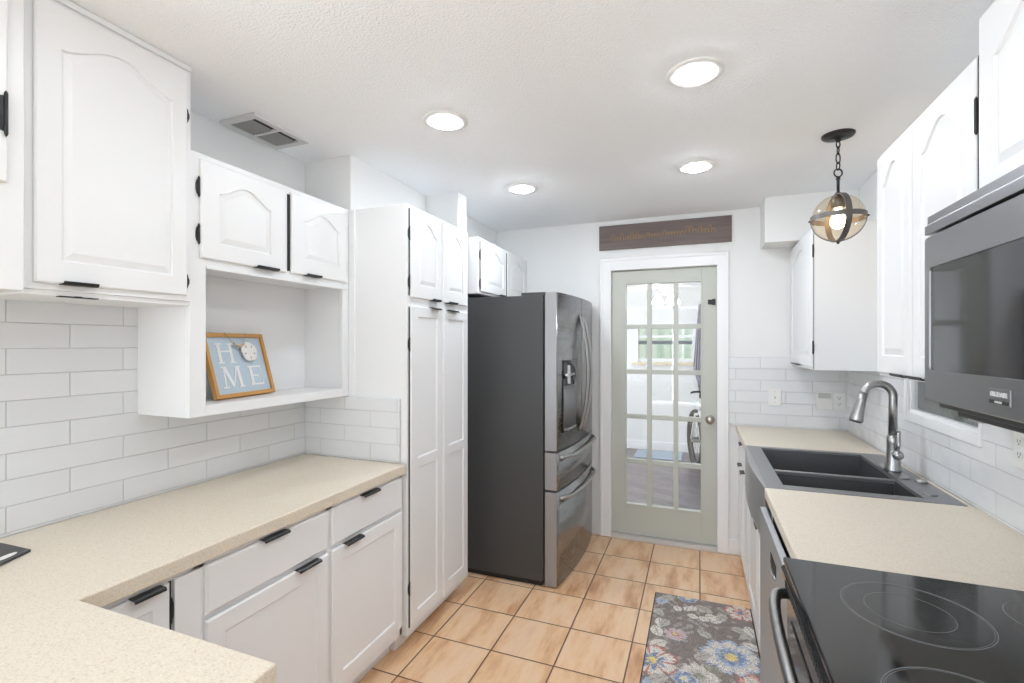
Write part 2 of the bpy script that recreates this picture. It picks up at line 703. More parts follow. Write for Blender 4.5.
# near wall behind the viewpoint, with an unseen window added for fill light
mb = MB()
mb.box(LX, -1.7, NY - 0.1, NY, 0, CZ)
mb.box(0.7, RX, NY - 0.1, NY, 0, CZ)
mb.box(-1.7, 0.7, NY - 0.1, NY, 0, 0.2)
mb.box(-1.7, 0.7, NY - 0.1, NY, 2.3, CZ)
struct('wall_near', mb, WALL)
w3 = struct_root('added_window_3', (-0.5, NY, 0.2))
mb = MB()
for a, b in ((-1.7, -1.64), (-0.53, -0.47), (0.64, 0.7)):
    mb.box(a, b, NY - 0.08, NY - 0.02, 0.2, 2.3)
mb.box(-1.7, 0.7, NY - 0.08, NY - 0.02, 0.2, 0.26)
mb.box(-1.7, 0.7, NY - 0.08, NY - 0.02, 2.24, 2.3)
obj('window_frame', mb, TRIM, w3, 0.003)  # frame of the added near window, unseen
mb = MB()
mb.box(-1.64, 0.64, NY - 0.055, NY - 0.05, 0.26, 2.24)
obj('window_pane', mb, GLASS, w3)  # pane of the added near window, unseen

w4 = struct_root('added_window_4', (LX, -1.2, 0.25))  # made-up side window, frames the added fill lamp
mb = MB()
for a, b in ((-1.95, -1.89), (-1.23, -1.17), (-0.51, -0.45)):
    mb.box(LX - 0.08, LX - 0.02, a, b, 0.25, 1.95)
mb.box(LX - 0.08, LX - 0.02, -1.95, -0.45, 0.25, 0.31)
mb.box(LX - 0.08, LX - 0.02, -1.95, -0.45, 1.89, 1.95)
obj('window_frame', mb, TRIM, w4, 0.003)  # frame of the added side window, unseen
mb = MB()
mb.box(LX - 0.055, LX - 0.05, -1.89, -0.51, 0.31, 1.89)
obj('window_pane', mb, GLASS, w4)  # pane of the added side window, unseen

# soffits, chase and boxed corner
mb = MB()
mb.box(LX, -1.632, 1.952, 2.665, 2.16, CZ)
struct('trim_1', mb, WALL, None, 0.003)
mb = MB()
mb.box(LX, -1.402, 2.668, 2.787, 0, CZ)
struct('trim_2', mb, WALL, None, 0.003)
mb = MB()
mb.box(0.40, RX, 3.50, BY, 2.146, CZ)
struct('trim_3', mb, WALL, None, 0.003)

mb = MB()
mb.box(LX, -1.60, 2.800, BY, 2.186, CZ)
struct('trim_11', mb, WALL, None, 0.003)

# tiled backsplashes
mb = MB()
mb.box(LX, LX + 0.011, -0.1, 1.945, 0.914, 1.66)
struct('trim_4', mb, TILEL)
mb = MB()
mb.box(-1.918, -1.335, 1.941, 1.953, 0.914, 1.222)
struct('trim_5', mb, TILEP, None, 0.002)
mb = MB()
for y0, y1, z0, z1 in ((0.3, WY0 - 0.005, 0.914, 1.40), (WY1 + 0.028, BY, 0.914, 1.40), (WY0 - 0.005, WY1 + 0.028, 0.914, WZ0 - 0.038)):
    mb.box(RX - 0.010, RX, y0, y1, z0, z1)
struct('trim_6', mb, TILER)
mb = MB()
mb.box(0.199, RX - 0.010, BY - 0.010, BY, 0.914, 1.394)
struct('trim_7', mb, TILEB)

# window above the right counter
w1 = struct_root('window_1', (RX, 2.43, WZ0))
mb = MB()
x0, x1 = RX - 0.016, RX + 0.06
mb.box(x0, x1, WY0 - 0.006, WY0 + 0.010, WZ0 - 0.040, WZ1 + 0.04)
mb.box(x0, x1, WY1 - 0.006, WY1 + 0.030, WZ0 - 0.040, WZ1 + 0.04)
mb.box(x0, x1, WY0 + 0.010, WY1 - 0.006, WZ1 - 0.01, WZ1 + 0.04)
mb.box(x0, x1, WY0 + 0.010, WY1 - 0.006, WZ0 - 0.040, WZ0)
obj('window_frame', mb, TRIM, w1, 0.002)
mb = MB()
mb.box(RX - 0.006, RX + 0.02, WY0 + 0.010, WY1 - 0.006, WZ0, WZ0 + 0.016)
mb.box(RX - 0.006, RX + 0.02, WY1 - 0.024, WY1 - 0.006, WZ0 + 0.016, WZ1 - 0.01)
mb.box(RX - 0.006, RX + 0.02, WY0 + 0.010, WY1 - 0.024, 1.60, 1.63)
obj('sash', mb, TRIM, w1, 0.002)
mb = MB()
mb.box(RX + 0.004, RX + 0.008, WY0 + 0.008, WY1 - 0.02, WZ0 + 0.01, WZ1)
obj('window_pane', mb, GLASS, w1)

mb = MB()
mb.box(RX + 0.022, RX + 0.023, WY0 + 0.002, WY1 - 0.002, WZ0 + 0.002, WZ1 - 0.002)
obj('insect_screen', mb, thin_glass('grey insect screen', (0.42, 0.42, 0.41), 0.0, 0.9), w1)

# door casing, jamb, threshold, baseboard
mb = MB()
cy = BY - 0.018
mb.box(-0.715, DX0 + 0.012, cy, BY, 0, 2.143)
mb.box(DX1 - 0.012, 0.198, cy, BY, 0, 2.143)
mb.box(DX0 + 0.012, DX1 - 0.012, cy, BY, DZ1 - 0.012, 2.143)
mb.box(-0.715, -0.695, cy - 0.006, cy, 0, 2.143)
mb.box(0.178, 0.198, cy - 0.006, cy, 0, 2.143)
mb.box(-0.695, 0.178, cy - 0.006, cy, 2.123, 2.143)
struct('trim_8', mb, TRIM, None, 0.003)
mb = MB()
mb.box(DX0, DX0 + 0.013, BY, BY + 0.118, 0, DZ1)
mb.box(DX1 - 0.013, DX1, BY, BY + 0.118, 0, DZ1)
mb.box(DX0 + 0.013, DX1 - 0.013, BY, BY + 0.118, DZ1 - 0.013, DZ1)
mb.box(DX0 + 0.013, DX1 - 0.013, BY - 0.03, BY + 0.12, -0.01, 0.022)
struct('trim_9', mb, TRIM, None, 0.002)
mb = MB()
mb.box(0.198, 0.285, BY - 0.013, BY, 0, 0.105)
struct('baseboard_back', mb, TRIM, None, 0.003)
mb = MB()
mb.box(DX0 + 0.013, DX1 - 0.013, BY - 0.036, BY + 0.03, 0, 0.024)
struct('trim_10', mb, MARBLE, None, 0.003)

# ------------------------------------------------------------------ glazed door
d1 = struct_root('door_1', (-0.255, 3.765, 0.03))
MW = 0.034
cw = (0.536 - 2 * MW) / 3
cols = [(-0.522 + i * (cw + MW), -0.522 + i * (cw + MW) + cw) for i in range(3)]
rh = (1.945 - 0.262 - MW * 4) / 5
rows = [(0.262 + i * (rh + MW), 0.262 + i * (rh + MW) + rh) for i in range(5)]
mb = MB()
ya, yb = 3.757, 3.797
lx0, lx1, lz0, lz1 = -0.630, 0.122, 0.030, 2.048
mb.box(lx0, -0.528, ya, yb, lz0, lz1)
mb.box(0.020, lx1, ya, yb, lz0, lz1)
mb.box(-0.528, 0.020, ya, yb, lz0, 0.256)
mb.box(-0.528, 0.020, ya, yb, 1.951, lz1)
obj('door_leaf', mb, DOORP, d1, 0.003)
mb = MB()
mb.box(-0.534, cols[0][0], ya - 0.006, yb + 0.004, 0.250, 1.957)
mb.box(cols[2][1], 0.026, ya - 0.006, yb + 0.004, 0.250, 1.957)
mb.box(cols[0][0], cols[2][1], ya - 0.006, yb + 0.004, 0.250, 0.262)
mb.box(cols[0][0], cols[2][1], ya - 0.006, yb + 0.004, 1.945, 1.957)
for i in range(2):
    mb.box(cols[i][1], cols[i + 1][0], ya + 0.002, yb - 0.002, 0.262, 1.945)
for i in range(4):
    for j in range(3):
        mb.box(cols[j][0], cols[j][1], ya + 0.002, yb - 0.002, rows[i][1], rows[i + 1][0])
obj('muntin_grid', mb, DOORP, d1, 0.0015, 1)
mb = MB()
mb.box(-0.524, 0.016, 3.776, 3.780, 0.260, 1.947)
obj('window_pane', mb, GLASS, d1)
mb = MB()
mb.lathe([(0.031, 0.0), (0.031, -0.004), (0.024, -0.009), (0.013, -0.013), (0.012, -0.028), (0.021, -0.036), (0.0275, -0.046), (0.027, -0.056), (0.018, -0.064), (0.004, -0.067)], (0.076, ya, 0.940), 'Y', 28)
obj('door_knob', mb, KNOBM, d1)
mb = MB()
mb.box(0.062, 0.098, ya - 0.010, ya, 1.774, 1.808)
mb.box(0.090, 0.112, ya - 0.016, ya - 0.008, 1.770, 1.812)
obj('door_latch', mb, BLACK, d1, 0.002)

# ------------------------------------------------------------------ room beyond the door
QX0, QX1, QY1 = -2.6, 0.62, 7.0
mb = MB()
mb.box(QX0, QX1, BY + 0.06, QY1, -0.06, -0.001)
struct('floor_back_room', mb, PLANK)
mb = MB()
mb.box(QX0 - 0.1, QX1 + 0.1, BY + 0.12, QY1 + 0.1, CZ, CZ + 0.08)
struct('ceiling_back_room', mb, CEIL)
mb = MB()
mb.box(QX0 - 0.1, QX0, BY + 0.12, 4.7, 0, CZ)
mb.box(QX0 - 0.1, QX0, 6.1, QY1, 0, CZ)
mb.box(QX0 - 0.1, QX0, 4.7, 6.1, 0, 0.45)
mb.box(QX0 - 0.1, QX0, 4.7, 6.1, 2.05, CZ)
struct('wall_back_room_left', mb, WALL)
w5 = struct_root('added_window_5', (QX0, 5.4, 0.45))  # unseen window, added only to light the far room
mb = MB()
for a, b in ((4.7, 4.76), (5.37, 5.43), (6.04, 6.1)):
    mb.box(QX0 - 0.08, QX0 - 0.02, a, b, 0.45, 2.05)
mb.box(QX0 - 0.08, QX0 - 0.02, 4.76, 6.04, 0.45, 0.51)
mb.box(QX0 - 0.08, QX0 - 0.02, 4.76, 6.04, 1.99, 2.05)
obj('window_frame', mb, TRIM, w5, 0.003)  # frame of the added far room window, unseen
mb = MB()
mb.box(QX0 - 0.055, QX0 - 0.05, 4.76, 6.04, 0.51, 1.99)
obj('window_pane', mb, GLASS, w5)  # pane of the added far room window, unseen
mb = MB()
mb.box(QX1, QX1 + 0.1, BY + 0.12, QY1, 0, CZ)
struct('wall_back_room_right', mb, WALL)
mb = MB()
mb.box(QX0 - 0.1, LX - 0.1, BY + 0.02, BY + 0.12, 0, CZ)
struct('wall_back_room_front', mb, WALL)
VX0, VX1, VZ0, VZ1 = -0.80, -0.08, 1.23, 1.73
mb = MB()
mb.box(QX0, VX0, QY1, QY1 + 0.1, 0, CZ)
mb.box(VX1, QX1, QY1, QY1 + 0.1, 0, CZ)
mb.box(VX0, VX1, QY1, QY1 + 0.1, 0, VZ0)
mb.box(VX0, VX1, QY1, QY1 + 0.1, VZ1, CZ)
struct('wall_back_room_far', mb, WALL)
mb = MB()
mb.box(QX0, QX1, QY1 - 0.014, QY1, 0, 0.12)
struct('baseboard_back_room', mb, TRIM, None, 0.003)
w2 = struct_root('window_2', (-0.44, QY1, VZ0))
mb = MB()
mb.box(VX0 - 0.06, VX0, QY1 - 0.02, QY1 + 0.08, VZ0 - 0.02, VZ1 + 0.06)
mb.box(VX1, VX1 + 0.06, QY1 - 0.02, QY1 + 0.08, VZ0 - 0.02, VZ1 + 0.06)
mb.box(VX0, VX1, QY1 - 0.02, QY1 + 0.08, VZ1, VZ1 + 0.06)
mb.box(VX0, VX1, QY1 + 0.02, QY1 + 0.06, VZ0, VZ0 + 0.055)
mb.box(VX0, VX1, QY1 + 0.02, QY1 + 0.06, 1.575, 1.61)
obj('window_frame', mb, TRIM, w2, 0.003)
mb = MB()
mb.box(VX0 - 0.08, VX1 + 0.08, QY1 - 0.06, QY1 + 0.02, VZ0 - 0.03, VZ0)
obj('window_sill', mb, mat('pale wood sill', (0.72, 0.58, 0.36), 0.5), w2, 0.003)
mb = MB()
mb.box(VX0, VX1, QY1 + 0.005, QY1 + 0.045, 1.485, 1.535)
obj('sash_rail', mb, mat('dark sash rail', (0.10, 0.11, 0.115), 0.5), w2, 0.003)
mb = MB()
mb.box(VX0, VX1, QY1 + 0.036, QY1 + 0.041, VZ0, VZ1)
obj('window_pane', mb, GLASS, w2)
# what stands outside
mb = MB()
mb.box(-14, 14, -14, 22, -0.25, -0.15)
struct('ground', mb, LAWN)
mb = MB()
mb.box(-6, 5, 10.2, 10.4, -0.15, 4.5)
struct('wall_neighbour_house', mb, SIDING)
mb = MB()
mb.box(4.2, 4.3, -4, 9, -0.15, 1.75)
struct('wall_garden', mb, mat('grey garden wall', (0.20, 0.21, 0.20), 0.9))

# ================================================================== LEFT RUN
# continuous counter with peninsula
mb = MB()
poly = [(-1.918, 1.940), (-1.295, 1.940), (-1.295, 0.648), (-0.705, 0.648), (-0.705, -0.06), (-1.918, -0.06)]
mb.prism(poly, 'Z', 0.870, 0.914)
o = obj('countertop', mb, COUNTER, None, 0.0045, 3, origin=(-1.6, 0.9, 0.87))
tag(o, 'long beige speckled countertop that turns into a peninsula below the hutch and pantry', 'countertop')

FL, DL = -1.3235, -1.312


def base_body(parent, x_back, x_face, y0, y1, kick_x, m, z0=0.10, z1=0.868):
    s = 1 if x_face > x_back else -1
    mb = MB()
    mb.box(x_back, x_face - s * 0.004, y0, y1, z0, z1)
    f = 0.032
    mb.box(x_face - s * 0.004, x_face, y0, y0 + f * 0.55, z0, z1)
    mb.box(x_face - s * 0.004, x_face, y1 - f * 0.55, y1, z0, z1)
    mb.box(x_face - s * 0.004, x_face, y0, y1, z1 - 0.02, z1)
    mb.box(x_face - s * 0.004, x_face, y0, y1, z0, z0 + 0.045)
    b = obj('body', mb, m, parent, 0.001, 1)
    mb = MB()
    mb.box(x_back, kick_x, y0, y1, 0, z0)
    obj('toe_kick', mb, m, parent)
    return b


GB = 'white base cabinets under the beige counter'
for (y0, y1, a, b, hd, hr, lab) in (
        (0.945, 1.4585, 0.960, 1.4475, (1.145, 1.247), (1.289, 1.394), 'white base cabinet with drawer and door, between the corner cabinet and the pantry-side one'),
        (1.4595, 1.944, 1.468, 1.936, (1.637, 1.745), (1.534, 1.637), 'white base cabinet with a drawer over a door, next to the tall pantry')):
    c = thing('base_cabinet', lab, 'cabinet', (-1.6, (y0 + y1) / 2, 0), GB)
    base_body(c, -1.915, FL, y0, y1, -1.395, CABLOW)
    drawer(c, 1, DL, a, b, 0.706, 0.852, CABLOW, hd)
    door(c, 1, DL, a, b, 0.140, 0.690, [(a + 0.057, b - 0.057, 0.192, 0.632, 0)], 'recess', CABLOW, (hr[0], hr[1], 1), None)
c = thing('base_cabinet', 'white corner base cabinet half hidden in the inner corner of the counter', 'cabinet', (-1.6, 0.8, 0), GB)
base_body(c, -1.915, FL, 0.605, 0.944, -1.395, CABLOW)
door(c, 1, DL + 0.002, 0.615, 0.858, 0.140, 0.850, [(0.66, 0.815, 0.19, 0.80, 0)], 'recess', CABLOW, (0.762, 0.838, 1), [(0.864, 0.77, 1), (0.864, 0.22, 1)])
mb = MB()
mb.box(FL - 0.002, FL + 0.0012, 0.860, 0.868, 0.10, 0.85)
obj('gap_shadow', mb, DARKIN, c).name = 'hinge_gap_shadow'  # dark strip painted in for the shadow beside the corner door
mb = MB()
mb.box(FL, FL + 0.010, 0.872, 0.944, 0.10, 0.852)
obj('filler_strip', mb, CABLOW, c, 0.001)
c = thing('base_cabinet', 'white peninsula base cabinet under the counter end nearest the viewer', 'cabinet', (-1.2, 0.3, 0), GB)
mb = MB()
mb.box(-1.915, -0.745, 0.02, 0.60, 0.10, 0.868)
obj('body', mb, CABLOW, c, 0.002)
mb = MB()
mb.box(-1.915, -0.80, 0.08, 0.54, 0, 0.10)
obj('toe_kick', mb, CABLOW, c)

# tall wall cabinet
UF = -1.632
GU = 'white wall cabinets with arched door panels'
c = thing('wall_cabinet', 'tall single-door white wall cabinet reaching the ceiling above the tiled counter', 'cabinet', (-1.78, 0.92, 1.63), GU)
mb = MB()
mb.box(LX + 0.012, UF, 0.697, 1.137, 1.632, 2.437)
mb.box(LX + 0.012, UF - 0.008, 0.697, 1.137, 1.618, 1.632)
obj('body', mb, CAB, c, 0.0015)
mb = MB()
mb.box(UF, UF + 0.008, 0.700, 1.136, 2.420, 2.4385)
obj('top_moulding', mb, CAB, c, 0.003)
door(c, 1, UF + 0.012, 0.716, 1.119, 1.650, 2.412, [(0.772, 1.070, 1.712, 2.345, 0.055)], 'groove', CAB,
     (0.770, 0.852, -1), [(1.121, 2.265, 1), (1.121, 1.70, 1)], hh=0.036)
mb = MB()
mb.lathe([(0.012, 0), (0.012, -0.004)], (UF - 0.012, 0.82, 1.620), 'Z', 14)
mb.box(UF - 0.022, UF - 0.004, 0.775, 0.868, 1.6155, 1.619)
obj('black_tab', mb, BLACK, c, 0.001)  # small black tab under the front bottom edge
# next cabinet towards the peninsula
c = thing('wall_cabinet', 'white wall cabinet over the peninsula corner, cut off by the picture edge', 'cabinet', (-1.76, 0.42, 1.62), GU)
mb = MB()
mb.box(LX + 0.012, -1.601, 0.12, 0.686, 1.622, 2.437)
obj('body', mb, CAB, c, 0.0015)
door(c, 1, -1.590, 0.16, 0.652, 1.885, 2.40, [(0.22, 0.60, 1.945, 2.345, 0.05)], 'groove', CAB, (0.2, 0.3, -1), [(0.646, 2.052, -1)], hh=0.10, hface=-1.590)

# hutch with two doors over an open shelf
c = thing('hutch', 'white hutch with two small arched doors above an open display shelf', 'cabinet', (-1.78, 1.55, 1.228), None)
HF = -1.642
hy0, hy1, hz0, hz1 = 1.139, 1.949, 1.228, 2.160
xb = LX + 0.012
mb = MB()
mb.box(xb, HF - 0.018, hy0, hy0 + 0.016, hz0, hz1)
mb.box(xb, HF - 0.018, hy1 - 0.016, hy1, hz0, hz1)
mb.box(xb, HF - 0.018, hy0 + 0.016, hy1 - 0.016, hz0, hz0 + 0.034)
mb.box(xb, HF - 0.018, hy0 + 0.016, hy1 - 0.016, 1.772, 1.79)
mb.box(xb, HF - 0.018, hy0 + 0.016, hy1 - 0.016, hz1 - 0.018, hz1)
mb.box(xb, xb + 0.006, hy0 + 0.016, hy1 - 0.016, hz0 + 0.034, 1.772)
obj('body', mb, CAB, c, 0.001, 1)
mb = MB()
mb.box(HF - 0.018, HF, hy0, 1.199, hz0, hz1)
mb.box(HF - 0.018, HF, 1.905, hy1, hz0, hz1)
mb.box(HF - 0.018, HF, 1.199, 1.905, hz0, 1.266)
mb.box(HF - 0.018, HF, 1.199, 1.905, 1.755, 1.80)
mb.box(HF - 0.018, HF, 1.199, 1.905, 2.13, hz1)
mb.box(HF - 0.018, HF, 1.545, 1.583, 1.80, 2.13)
mb.box(HF, HF + 0.006, 1.199, 1.930, 1.755, 1.766)
obj('face_frame', mb, CAB, c, 0.0015)
mb = MB()
mb.box(HF - 0.03, HF - 0.019, 1.172, 1.93, 1.792, 2.141)
obj('inner_panel', mb, CAB, c)
door(c, 1, HF + 0.012, 1.174, 1.550, 1.790, 2.140, [(1.242, 1.470, 1.850, 2.082, 0.05)], 'groove', CAB, (1.392, 1.498, -1),
     [(1.170, 2.040, -1), (1.170, 1.873, -1)])
door(c, 1, HF + 0.012, 1.577, 1.924, 1.792, 2.140, [(1.648, 1.874, 1.862, 2.080, 0.05)], 'groove', CAB, (1.648, 1.738, -1), None)
for z in (1.87, 2.05):
    mb = MB()
    mb.lathe([(0.004, -0.026), (0.004, 0.026)], (HF + 0.006, 1.928, z), 'Z', 10)
    obj('hinge', mb, CAB, c)['label'] = 'white painted hinge'

mb = MB()
mb.box(HF, HF + 0.004, 1.562, 1.574, 1.800, 2.128)
obj('gap_shadow_strip', mb, DARKIN, c)  # near-black strip in place of the shadow between the two doors
# pantry
c = thing('pantry_cabinet', 'tall white pantry with two small arched doors over two long panelled doors', 'cabinet', (-1.6, 2.26, 0), None)
PF = -1.300
mb = MB()
mb.box(LX + 0.002, PF, 1.955, 2.60, 0.085, 2.160)
obj('body', mb, CAB, c, 0.0015)
mb = MB()
mb.box(-1.640, -1.604, 1.945, 1.956, 1.224, 2.160)
mb.box(-1.332, -1.300, 1.9515, 1.956, 0.92, 2.160)
obj('filler_strip', mb, CAB, c, 0.001)
mb = MB()
mb.box(LX + 0.002, -1.372, 1.955, 2.60, 0, 0.085)
obj('toe_kick', mb, CAB, c)
PD = -1.289
door(c, 1, PD, 1.974, 2.262, 1.712, 2.147, [(2.040, 2.220, 1.778, 2.092, 0.055)], 'groove', CAB, (2.150, 2.238, -1),
     [(1.968, 2.020, -1), (1.968, 1.785, -1)])
door(c, 1, PD, 2.292, 2.578, 1.712, 2.147, [(2.345, 2.520, 1.778, 2.092, 0.055)], 'groove', CAB, (2.322, 2.425, -1), None)
door(c, 1, PD, 1.974, 2.262, 0.110, 1.672, [(2.034, 2.220, 0.178, 0.878, 0), (2.034, 2.220, 0.925, 1.622, 0)], 'recess', CAB, (2.150, 2.240, 1),
     [(1.968, 1.486, -1), (1.968, 0.307, -1)])
door(c, 1, PD, 2.292, 2.578, 0.110, 1.672, [(2.340, 2.525, 0.178, 0.878, 0), (2.340, 2.525, 0.925, 1.622, 0)], 'recess', CAB, (2.332, 2.440, 1), None)

for za, zb in ((0.12, 1.665), (1.72, 2.14)):
    mb = MB()
    mb.box(PF, PF + 0.003, 1.9655, 1.9725, za, zb)
    obj('gap_shadow_strip', mb, DARKIN, c)  # shadow line along the hinge edge, put in as dark colour

# cabinet over the fridge
c = thing('wall_cabinet', 'short two-door white wall cabinet above the refrigerator', 'cabinet', (-1.63, 3.27, 1.83), GU)
mb = MB()
mb.box(LX + 0.002, -1.331, 2.806, BY - 0.002, 1.815, 2.182)
obj('body', mb, CAB, c, 0.0015)
door(c, 1, -1.319, 2.840, 3.272, 1.830, 2.165, [(2.930, 3.215, 1.885, 2.118, 0.055)], 'groove', CAB, (3.12, 3.22, -1),
     [(2.832, 2.07, -1), (2.832, 1.88, -1)])
door(c, 1, -1.319, 3.300, 3.725, 1.830, 2.165, [(3.37, 3.65, 1.885, 2.118, 0.055)], 'groove', CAB, (3.35, 3.45, -1), None)
mb = MB()
mb.box(-1.3315, -1.324, 3.276, 3.296, 1.83, 2.16)
obj('gap_shadow_strip', mb, DARKIN, c)  # shade between the door pair, done as a dark strip
mb = MB()
mb.box(-1.3315, -1.328, 2.8315, 2.839, 1.835, 2.16)
obj('gap_shadow_strip', mb, DARKIN, c)  # hinge-side gap shadow, also a dark strip

# ------------------------------------------------------------------ refrigerator
c = thing('refrigerator', 'black stainless french-door refrigerator with two bottom drawers beside the pantry', 'refrigerator', (-1.25, 3.25, 0), None)
mb = MB()
mb.box(-1.74, -0.884, 2.79, 3.70, 0.035, 1.785)
obj('body', mb, FRSIDE, c, 0.003)
for y0 in (2.80, 3.61):
    mb = MB()
    mb.box(-1.03, -0.872, y0, y0 + 0.08, 1.785, 1.805)
    obj('hinge_cover', mb, FRSIDE, c, 0.003)
mb = MB()
mb.box(-1.70, -0.90, 2.81, 3.68, 0.0, 0.035)
mb.box(-0.90, -0.885, 2.86, 3.64, 0.004, 0.028)
obj('base_grille', mb, DARKIN, c)


def fx(y):
    q = abs(y - 3.25) / 0.45
    return -0.803 + 0.030 * (y - 2.80) / 0.90 + 0.034 * (1 - q ** 2.2)


def fridge_front(name, y0, y1, z0, z1, parent=None, off=0.0, back=-0.876, mats=None, n=22, bev=0.004):
    mb = MB()
    bm = mb.bm
    ys = [y0 + (y1 - y0) * i / n for i in range(n + 1)]
    fr = [(fx(y) + off, y) for y in ys]
    bk = [((back if back is not None else fx(y) + off - 0.012), y) for y in ys]
    R = [[bm.verts.new((x, y, z)) for x, y in L] for L, z in ((fr, z0), (fr, z1), (bk, z0), (bk, z1))]
    for i in range(n):
        bm.faces.new([R[0][i], R[0][i + 1], R[1][i + 1], R[1][i]]).smooth = True
        bm.faces.new([R[2][i], R[3][i], R[3][i + 1], R[2][i + 1]])
        for a, b in ((0, 2), (1, 3)):
            bm.faces.new([R[a][i], R[a][i + 1], R[b][i + 1], R[b][i]]).material_index = 1
    for i in (0, n):
        bm.faces.new([R[0][i], R[1][i], R[3][i], R[2][i]]).material_index = 1
    o = obj(name, mb, mats or [STEELD, FREDGE], parent or c)
    ORG[o.name] = ORG[c.name]
    return o


dl = fridge_front('door', 2.802, 3.2475, 0.835, 1.802)
dr = fridge_front('door', 3.2525, 3.698, 0.835, 1.802)
d2 = fridge_front('drawer', 2.802, 3.698, 0.596, 0.823)
d3 = fridge_front('drawer', 2.802, 3.698, 0.010, 0.583)
for dd, y, sg in ((dl, 3.212, -1), (dr, 3.288, 1)):
    mb = MB()
    z0, z1 = 0.90, 1.69
    pts = []
    for i in range(25):
        q = i / 24
        z = z0 + (z1 - z0) * q
        e = math.sin(PI * q)
        pts.append((fx(y) - 0.004 + 0.062 * e ** 0.8, y + sg * 0.012 * e, z))
    mb.tube(pts, 0.0125, 12, squash=(1.25, 0.8))
    obj('handle', mb, CHROME, dd)
for dd, z in ((d2, 0.785), (d3, 0.535)):
    mb = MB()
    pts = []
    for i in range(31):
        q = i / 30
        y = 2.86 + (3.65 - 2.86) * q
        e = min(1, math.sin(PI * q) * 3.2)
        pts.append((fx(y) - 0.006 + 0.042 * e ** 0.7, y, z))
    mb.tube(pts, 0.0115, 12, squash=(1.0, 1.1))
    obj('handle', mb, CHROME, dd)
dsp = fridge_front('dispenser', 2.880, 3.130, 0.935, 1.385, dl, 0.003, None, [BLACKGL, BLACKGL], 10)
fridge_front('recess', 2.894, 3.116, 0.955, 1.225, dsp, 0.0045, None, [mat('dispenser recess', (0.20, 0.20, 0.205), 0.4, 0.5)] * 2, 8).parent = dl
mb = MB()
xd = fx(3.0)
mb.box(xd - 0.004, xd + 0.018, 2.90, 3.07, 1.285, 1.300)
obj('dispenser_bracket', mb, CHROME, dl, 0.002)
mb = MB()
mb.box(xd - 0.004, xd + 0.014, 2.955, 2.975, 1.235, 1.35)
obj('dispenser_paddle', mb, CHROME, dl, 0.002)
mb = MB()
mb.prism([(fx(2.90), 2.90), (fx(3.11), 3.11), (xd + 0.022, 3.09), (xd + 0.014, 2.915)], 'Z', 0.945, 0.962)
obj('drip_tray', mb, CHROME, dl, 0.002)

# ================================================================== RIGHT RUN
mb = MB()
mb.box(0.245, 0.904, 1.4495, 2.149, 0.870, 0.914)
mb.box(0.245, 0.904, 2.994, 3.729, 0.870, 0.914)
mb.box(0.884, 0.904, 2.149, 2.994, 0.870, 0.914)
o = obj('countertop', mb, COUNTER, None, 0.006, 3, origin=(0.57, 2.6, 0.87))
tag(o, 'beige speckled countertop around the farmhouse sink, with the faucet behind', 'countertop')

RF, RD = 0.269, 0.257
c = thing('sink_cabinet', 'white sink base cabinet with two doors below the steel apron', 'cabinet', (0.58, 2.57, 0), None)
mb = MB()
mb.box(RF, 0.90, 2.075, 2.998, 0.03, 0.66)
mb.box(RF, RF + 0.02, 2.075, 2.14, 0.66, 0.868)
mb.box(0.89, 0.902, 2.075, 2.998, 0.66, 0.868)
obj('body', mb, CAB, c, 0.001)
mb = MB()
mb.box(RF + 0.014, 0.90, 2.075, 2.998, 0, 0.03)
obj('toe_kick', mb, CAB, c)
door(c, -1, RD, 2.10, 2.53, 0.11, 0.655, [(2.16, 2.47, 0.17, 0.60, 0)], 'recess', CAB, (2.41, 2.50, 1), None)
door(c, -1, RD, 2.55, 2.98, 0.11, 0.655, [(2.61, 2.92, 0.17, 0.60, 0)], 'recess', CAB, (2.58, 2.67, 1), None)
c = thing('base_cabinet', 'white base cabinet with drawer and door between the sink and the glazed door', 'cabinet', (0.58, 3.36, 0), GB)
mb = MB()
mb.box(RF, 0.90, 3.0, BY - 0.002, 0.03, 0.868)
obj('body', mb, CAB, c, 0.001)
mb = MB()
mb.box(RF + 0.014, 0.90, 3.0, BY - 0.014, 0, 0.03)
obj('toe_kick', mb, CAB, c)
drawer(c, -1, RD, 3.03, 3.70, 0.705, 0.852, CAB, (3.32, 3.42))
door(c, -1, RD, 3.03, 3.355, 0.11, 0.69, [(3.09, 3.295, 0.17, 0.63, 0)], 'recess', CAB, (3.25, 3.335, 1), None)
door(c, -1, RD, 3.375, 3.70, 0.11, 0.69, [(3.435, 3.64, 0.17, 0.63, 0)], 'recess', CAB, (3.45, 3.54, 1), None)

# farmhouse sink
c = thing('sink', 'double-bowl stainless farmhouse sink with a wide front apron', 'sink', (0.56, 2.57, 0.68), None)
sy0, sy1, sx0, sx1 = 2.152, 2.991, 0.250, 0.882
bx0, bx1 = 0.318, 0.775
b1, b2 = (2.205, 2.475), (2.492, 2.955)
zt = 0.917
mb = MB()
bm = mb.bm


def rim_rect(x0, x1, y0, y1):
    mb.box(x0, x1, y0, y1, zt - 0.012, zt)


